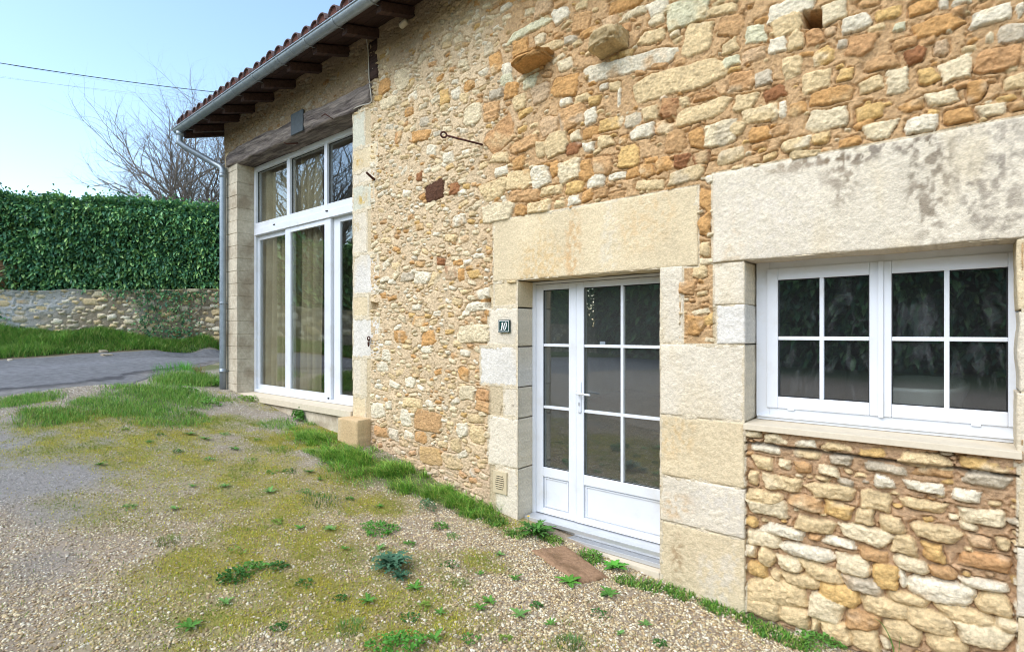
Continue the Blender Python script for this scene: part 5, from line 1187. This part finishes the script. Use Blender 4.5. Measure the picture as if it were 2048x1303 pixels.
# ------------------------------------------------------------------ bare winter trees
def bare_tree(base, dirs, length, r0, seed, label, group=None, name='bare_tree', depth=4, kids=(7, 6, 5), bias=(0, 0, .10)):
    rr = random.Random(seed); segs = []
    def branch(p, d, L, r, lev):
        n = 7 if lev == 0 else (6 if lev == 1 else 4)
        d = d.normalized(); pts = [(p.copy(), r)]
        for i in range(n):
            wob = .10 + .06 * lev
            d = (d + Vector((rr.gauss(0, wob), rr.gauss(0, wob), rr.gauss(0, wob))) + Vector(bias) * (1 if lev else .4)).normalized()
            q = p + d * (L / n); r1 = r * (1 - .62 * (i + 1) / n) if lev < depth - 1 else r * (1 - .8 * (i + 1) / n)
            segs.append((p, q, pts[-1][1], r1, lev)); p = q; pts.append((p.copy(), r1))
            if lev < depth - 1 and i >= (2 if lev == 0 else 1) - (lev > 1):
                kk = kids[lev] / (n - (2 if lev == 0 else 1)); c = int(kk) + (rr.random() < kk - int(kk))
                for _ in range(c):
                    ax = d.orthogonal().normalized(); ax.rotate(__import__('mathutils').Quaternion(d, rr.uniform(0, 6.28)))
                    a = rr.uniform(.45, .95); nd_ = d * math.cos(a) + ax * math.sin(a)
                    branch(p.copy(), nd_, L * rr.uniform(.38, .62), r1 * rr.uniform(.5, .68), lev + 1)
    for d in dirs: branch(Vector(base), Vector(d), length * rr.uniform(.85, 1.1), r0, 0)
    def tubes(sel, sides, name_, par):
        s_ = [s for s in segs if sel(s[4])]
        P0 = np.array([s[0][:] for s in s_]); P1 = np.array([s[1][:] for s in s_]); R0 = np.array([s[2] for s in s_]); R1 = np.array([s[3] for s in s_])
        d = P1 - P0; d /= np.linalg.norm(d, axis=1, keepdims=True); a = np.cross(d, np.array([[.31, .17, .93]])); a /= np.linalg.norm(a, axis=1, keepdims=True); b = np.cross(d, a)
        th = np.arange(sides) * 2 * math.pi / sides; m = len(s_)
        ring = a[:, None] * np.cos(th)[None, :, None] + b[:, None] * np.sin(th)[None, :, None]
        V = np.concatenate([P0[:, None] + ring * R0[:, None, None], P1[:, None] + ring * R1[:, None, None]], 1)
        F = np.array([(k, (k + 1) % sides, sides + (k + 1) % sides, sides + k) for k in range(sides)])
        npmesh(name_, V.reshape(-1, 3), (F[None] + (np.arange(m) * 2 * sides)[:, None, None]).reshape(-1, 4), M['bark'], par, True)
    t_ = empty(name, base, label, 'tree', group)
    tubes(lambda l: l == 0, 7, 'trunk', t_); tubes(lambda l: l > 0, 4, 'bare_crown', t_); print('tree', len(segs))
    return t_
tb = cw(-11.3, 21.2)
bare_tree((*tb, ZC - .2), [(-.1, -.15, 1.2), (-.1, -.55, 1.2), (0, -.95, 1.05), (.1, .15, 1.2), (0, .5, 1.2), (-.3, -.4, 1.2)], 6.0, .12, 21, 'leafless tree with fine spreading twigs rising behind the right end of the hedge', kids=(12, 9, 7), bias=(0, 0, .10))
for k, (bx, by) in enumerate(((-18.2, -5.6), (-19.8, -6.9), (-18.6, -8.4), (-22, -8.6))):
    bare_tree((bx, by, ZC + .3), [(.0, -.1, 1.0), (.22, -.2, 1.0), (-.25, .05, 1.0), (.05, -.5, 1.0), (.3, .02, 1.1)], 5.4, .13, 40 + k, 'bare tree across the lane, seen only mirrored in the tall window', 'bare trees mirrored in the tall window', kids=(6, 5, 4))

# ------------------------------------------------------------------ overhead lines
def wire(a, b, sag, rad, mat, label):
    A = Vector((*cw(*a[:2]), ZC + a[2])); B = Vector((*cw(*b[:2]), ZC + b[2]))
    bm = bmesh.new(); sweep(bm, [A.lerp(B, t) - Vector((0, 0, sag * 4 * t * (1 - t))) for t in np.linspace(0, 1, 30)], rad, 5)
    tag(bmobj('overhead_wire', bm, mat, None, True), label, 'wire')
def pxp(px, py, z): return ((px - 1024) / FPX * z, z, (YH - py) / FPX * z)
wire(pxp(-420, 55, 16), pxp(560, 196, 30), .25, .016, M['wire'], 'thick dark overhead cable crossing the sky towards the roof')
wire(pxp(-420, 48, 16), pxp(640, 215, 30), .30, .0040, M['wire_pale'], 'thin pale overhead wire just above the thick dark cable')
wire(pxp(-420, 85, 16), pxp(640, 228, 30), .25, .0035, M['wire_pale'], 'thin faint overhead wire just below the thick dark cable')
wire(pxp(-420, 98, 16), pxp(640, 215, 30), .25, .0050, M['wire_pale'], 'lowest pale overhead wire, well below the thick dark cable')
# ------------------------------------------------------------------ weeds, each plant a thing of its own
def wcol(m, c, lo=.75, hi=1.15): return np.array(lin(*c, k=1.1))[None] * RS.uniform(lo, hi, (m, 1))
def rosette(px, py, R, nl, colr, label, elev=.35, lobes=.35, wid=.22, droop=.55, group=None, name='weed'):
    """dandelion or thistle: long lobed leaves arching out of one root"""
    x0, y0, z0 = gp(px, py); Vs, Fs, Cs = [], [], []; nb = 0; ns = 10
    for k in range(nl):
        a = 2 * math.pi * k / nl + rnd.uniform(-.3, .3); L = R * rnd.uniform(.65, 1.1); e = elev * rnd.uniform(.4, 1.7); W = L * wid * rnd.uniform(.8, 1.2)
        d = np.array([math.cos(a), math.sin(a)]); s_ = np.array([-d[1], d[0]]); V = []
        for i in range(ns + 1):
            t = i / ns; w = W * .5 * math.sin(math.pi * min(1, t * .85 + .12)) ** .8 * (1 + lobes * (1 if i % 2 else -1)) * (0.05 if i == ns else 1)
            r = L * t * math.cos(e * (1 - t * .5)); h = L * (math.sin(e) * t * 1.5 - droop * t * t * math.sin(e) * 1.2) + .006
            c = np.array([x0, y0]) + d * r
            V += [(*(c - s_ * w), z0 + h + w * .35), (*c, z0 + h), (*(c + s_ * w), z0 + h + w * .35)]
        for i in range(ns):
            for j in (0, 1): Fs.append((nb + 3 * i + j, nb + 3 * i + j + 1, nb + 3 * i + j + 4, nb + 3 * i + j + 3))
        cc = wcol(1, colr)[0]; Cs += [cc * (1.12 if q_ % 3 == 1 else 1.0) for q_ in range(len(V))]; Vs += V; nb += len(V)
    o = npmesh(name, Vs, np.array(Fs), M['weed'], None, True, np.array(Cs))
    return tag(o, label, 'weed', group)
def clump(px, py, R, H, n, colr, label, ls=.018, group=None, name='weed', round_=.8):
    """cushion of many small leaves"""
    x0, y0, z0 = gp(px, py); a = RS.uniform(0, 6.28, n); r = np.sqrt(RS.uniform(0, 1, n)) * R * (1 + .35 * np.sin(a * 3 + px) * RS.uniform(.3, 1, n)); 
    x = x0 + r * np.cos(a); y = y0 + r * np.sin(a); y = np.minimum(y, -.03)
    z = ter(x, y) + H * np.sqrt(np.clip(1 - (r / R / 1.3) ** 2, 0, 1)) * RS.uniform(.25, 1, n)
    out = np.stack([np.cos(a) * .8, np.sin(a) * .8, RS.uniform(.1, .9, n)], -1) + RS.normal(0, .4, (n, 3))
    s_ = ls * RS.uniform(.6, 1.3, n)
    V, F, C_ = leaves(np.stack([x, y, z], -1), out, s_, s_ * round_ * RS.uniform(.8, 1.1, n), wcol(n, colr), .25, RS.normal(0, .4, n))
    return tag(npmesh(name, V, F, M['weed'], None, True, C_), label, 'weed', group)
def tuft(px, py, R, n, hlo, hhi, colr, label, w=.004, lean=.8, group=None, name='grass_tuft', cat='grass tuft'):
    x0, y0, z0 = gp(px, py); a = RS.uniform(0, 6.28, n); r = np.sqrt(RS.uniform(0, 1, n)) * R
    x = x0 + r * np.cos(a); y = np.minimum(y0 + r * np.sin(a), -.03); h = RS.uniform(hlo, hhi, n) * (1 - .4 * r / R)
    V, F, C_ = blades(x, y, ter(x, y) - .004, h, RS.uniform(.6, 1.3, n) * w, h * RS.uniform(.2, lean, n), wcol(n, colr), a + RS.normal(0, .7, n))
    return tag(npmesh(name, V, F, M['grass'], None, True, C_), label, cat, group)
GRN, DGR, BLU, YEL, DRY = (84, 132, 50), (62, 108, 44), (74, 112, 84), (124, 150, 60), (150, 120, 84)
clump(758, 1062, .135, .045, 420, (80, 140, 48), 'round bright green clover cushion in the gravel, above the bluish thistle', .020)
rosette(785, 1140, .165, 52, BLU, 'bluish green thistle with jagged leaves in the middle of the gravel', .75, .85, .20, .8)
rosette(800, 1160, .09, 20, (66, 104, 76), 'small jagged thistle offshoot at the foot of the bluish thistle', .6, .8, .22, .8)
rosette(1072, 1072, .19, 46, (72, 118, 46), 'large leafy dandelion against the door jamb, above the doormat', .70, .55, .17, .75)
rosette(1138, 1166, .11, 13, (92, 148, 52), 'flat dandelion rosette touching the lower edge of the doormat', .25, .25, .34)
rosette(1228, 1138, .125, 15, (84, 150, 50), 'broad leaved dandelion between doormat and door step', .45, .22, .36, .7)
tuft(335, 1085, .09, 150, .03, .07, (112, 128, 58), 'dull green grass tuft alone in the mossy gravel on the left')
tuft(643, 1003, .17, 260, .03, .08, DGR, 'dark grass tuft in the gravel before the lush wall grass')
tuft(560, 900, .15, 200, .02, .06, GRN, 'low green tuft in the gravel in front of the sliding window')
clump(465, 1160, .085, .035, 200, DGR, 'dark green weed, left one of the trio in the moss', .022)
clump(500, 1140, .085, .03, 180, GRN, 'mid green weed, middle one of the trio in the moss', .022)
clump(556, 1137, .055, .03, 110, DGR, 'small dark weed, right one of the trio in the moss', .020)
clump(795, 1300, .14, .06, 420, (82, 140, 50), 'big bright green clump at the bottom edge of the gravel', .020)
tuft(1140, 1290, .09, 200, .03, .08, (92, 128, 64), 'grey green tuft low in the gravel below the door pier')
tuft(700, 1258, .085, 150, .03, .08, (92, 138, 60), 'fine grass tuft near the bottom edge, left of the bright clump')
tuft(920, 1168, .06, 90, .02, .06, (104, 142, 66), 'thin pale tuft in the gravel right of the bluish thistle')
rosette(1218, 1190, .09, 14, (88, 136, 56), 'small flat rosette in the gravel below the broad leaved dandelion', .3, .3, .3)
clump(1185, 1115, .09, .05, 220, (96, 140, 52), 'soft green weed growing between the doormat and the threshold', .018)
clump(1110, 1085, .07, .05, 160, (112, 146, 58), 'pale green weed squeezed beside the large dandelion', .018)
clump(855, 1020, .07, .09, 170, (92, 124, 84), 'grey green upright weed below the end of the lush grass', .020)
clump(880, 1055, .06, .035, 110, GRN, 'little green weed in the gravel left of the doormat', .020)
clump(600, 840, .10, .16, 150, (92, 140, 60), 'leafy weed growing against the plinth of the sliding window', .045)
tuft(387, 828, .13, 130, .05, .14, (116, 124, 74), 'half dry grey green tuft before the downpipe')
clump(420, 810, .10, .10, 130, (108, 156, 66), 'pale green weed, right of the half dry tuft', .035)
clump(375, 785, .12, .13, 140, (112, 158, 66), 'pale yellow green weed at the edge of the turf', .04)
clump(440, 772, .13, .12, 120, (104, 152, 62), 'light green weed at the foot of the downpipe', .05)
clump(500, 800, .16, .06, 200, (120, 154, 66), 'flat pale weed in front of the concrete pillar', .035)
tuft(436, 748, .22, 120, .12, .34, DRY, 'dry brown stalks standing behind the downpipe', .006, .9, None, 'dry_stalks', 'dry plant')
clump(1640, 1290, .12, .07, 300, (96, 142, 60), 'leafy weed at the foot of the rubble infill under the window', .020)
tuft(370, 742, .50, 420, .12, .30, (92, 160, 56), 'tall bright grass tussock at the corner of the lane', .006, .9)
# two long grass stems bending in front of the rubble infill
x0, y0, z0 = gp(1800, 1330); y0 = min(y0, -.10); bm = bmesh.new()
for (dx_, dz_, w) in ((-.10, .30, .004), (.02, .26, .002)):
    sweep(bm, smoothpath([(x0, y0, z0 - .02), (x0 + dx_ * .25, y0 - .01, z0 + dz_ * .6), (x0 + dx_ * .7, y0 - .02, z0 + dz_ * .95), (x0 + dx_ * 1.1, y0 - .03, z0 + dz_ * (1.05 if w > .003 else .8))], 5), [w * (1 - .8 * i / 15) for i in range(16)], 5)
mt = surf('grass_stem', lin(92, 138, 56), rough=.6, nscale=20, nvar=.2, bump=0)
tag(bmobj('tall_grass', bm, mt, None, True), 'two long bent grass blades in front of the rubble infill under the window', 'grass blade')
# small unremarkable seedlings scattered through the gravel
for px, py in ((470, 1105), (620, 945), (545, 945), (700, 955), (905, 1075), (735, 1205), (850, 1215), (1000, 1110), (980, 1205), (880, 1230), (1040, 1235), (1200, 1230), (760, 1100), (580, 945), (410, 880), (320, 870), (355, 905),
               (300, 885), (470, 900), (830, 1180), (940, 1280), (1075, 1215), (690, 1100), (385, 975), (450, 975), (260, 1015), (1290, 1250), (640, 960), (1010, 1280), (555, 1045), (515, 880), (600, 880), (500, 920), (660, 930), (540, 985), (610, 985), (700, 1000), (760, 1015), (420, 920), (380, 870), (450, 870), (250, 860), (200, 930), (820, 1090),
               (660, 1060), (600, 1060), (350, 1020), (610, 1170), (680, 1200), (450, 1210), (380, 1260), (560, 1260), (820, 1240), (960, 1220), (1100, 1250), (1240, 1270), (1320, 1290), (900, 1130), (960, 1150), (1030, 1160), (870, 1280)):
    s_ = rnd.uniform(.6, 1.2)
    (clump(px, py, .05 * s_, .022, 60, rnd.choice((GRN, YEL, DGR, (104, 146, 74))), 'small green weed seedling in the gravel', .017, 'weed seedlings in the gravel') if rnd.random() < .6 else
     rosette(px, py, .065 * s_, 9, rnd.choice((GRN, (104, 146, 74))), 'small green weed seedling in the gravel', .35, .3, .3, .5, 'weed seedlings in the gravel'))
# one small yellow flower beside the jamb
fx_, fy_, fz_ = gp(1062, 1050); fy_ = min(fy_, -.05)
fl = empty('dandelion_flower', (fx_, fy_, fz_), 'small yellow dandelion flower beside the left door jamb', 'flower')
bm = bmesh.new(); sweep(bm, [(fx_, fy_, fz_), (fx_ + .01, fy_ - .01, fz_ + .09)], .002, 5); bmobj('stalk', bm, mt, fl, True)
bm = bmesh.new()
for k in range(16):
    a = k * 2 * math.pi / 16; c = Vector((fx_ + .01, fy_ - .01, fz_ + .09)); d = Vector((math.cos(a), math.sin(a), .5)); s_ = Vector((-d.y, d.x, 0)) * .003
    vs = [bm.verts.new(c), bm.verts.new(c + d * .010 + s_), bm.verts.new(c + d * .017), bm.verts.new(c + d * .010 - s_)]; bm.faces.new(vs)
bmobj('petals', bm, surf('petal', lin(236, 196, 40), rough=.7, nscale=20, nvar=.1, bump=0), fl)

# doormat: coir, lying askew on the stones, edges frayed and slightly curled
c4 = [np.array(gp(*p)) for p in ((1062, 1104), (1128, 1092), (1218, 1157), (1160, 1170))]
nu, nv = 46, 26; U, Vv = np.meshgrid(np.linspace(0, 1, nu), np.linspace(0, 1, nv))
P = ((1 - U) * (1 - Vv))[..., None] * c4[0] + ((1 - U) * Vv)[..., None] * c4[1] + (U * Vv)[..., None] * c4[2] + (U * (1 - Vv))[..., None] * c4[3]
ed = np.minimum(np.minimum(U, 1 - U) * 1.6, np.minimum(Vv, 1 - Vv))
P[..., :2] += (np.stack([fbm(U * 9, Vv * 9, 601, 3), fbm(U * 9, Vv * 9, 605, 3)], -1)) * (.018 * np.exp(-ed / .08))[..., None]
P[..., 2] = ter(P[..., 0], P[..., 1]) + .022 + .012 * fbm(U * 3, Vv * 3, 608, 3) + .006 * fbm(U * 16, Vv * 16, 611, 2) - .018 * np.exp(-ed / .025)
top_ = P.reshape(-1, 3); bot = top_.copy(); bot[:, 2] -= .022; ix = np.arange(nu * nv).reshape(nv, nu); nn_ = nu * nv
F = np.stack([ix[:-1, :-1], ix[:-1, 1:], ix[1:, 1:], ix[1:, :-1]], -1).reshape(-1, 4)
ring = np.concatenate([ix[0, :], ix[1:, -1], ix[-1, -2::-1], ix[-2:0:-1, 0]]); rn = np.roll(ring, -1)
F = np.vstack([F, (F + nn_)[:, ::-1], np.stack([ring, ring + nn_, rn + nn_, rn], -1)])
tag(npmesh('doormat', np.vstack([top_, bot]), F, M['mat'], None, True), 'worn brown coir doormat lying askew on the gravel before the door', 'doormat')

# stones lying about
def loose(px, py, r, c, label, flat_=.5, seed=0):
    x, y, z = gp(px, py)
    o = lump('loose_stone', (x, y, z + r * flat_ * .4), r, r * .75, r * flat_, M['rubble'], None, seed, PAL[c] * .95, sub=3)
    return tag(o, label, 'stone')
loose(206, 704, .11, 'S', 'upper grey flat stone at the far edge of the lane below the bank', .3, 31)
loose(214, 711, .13, 'S', 'lower grey flat stone at the far edge of the lane below the bank', .22, 34)
loose(1450, 1190, .045, 'W', 'white chip of stone by the foot of the door pier', .6, 37)
loose(1608, 1268, .05, 'W', 'pale stone at the corner of the infill under the window', .6, 41)
loose(20, 722, .05, 'W', 'small white stone on the far verge at the left edge', .6, 43)
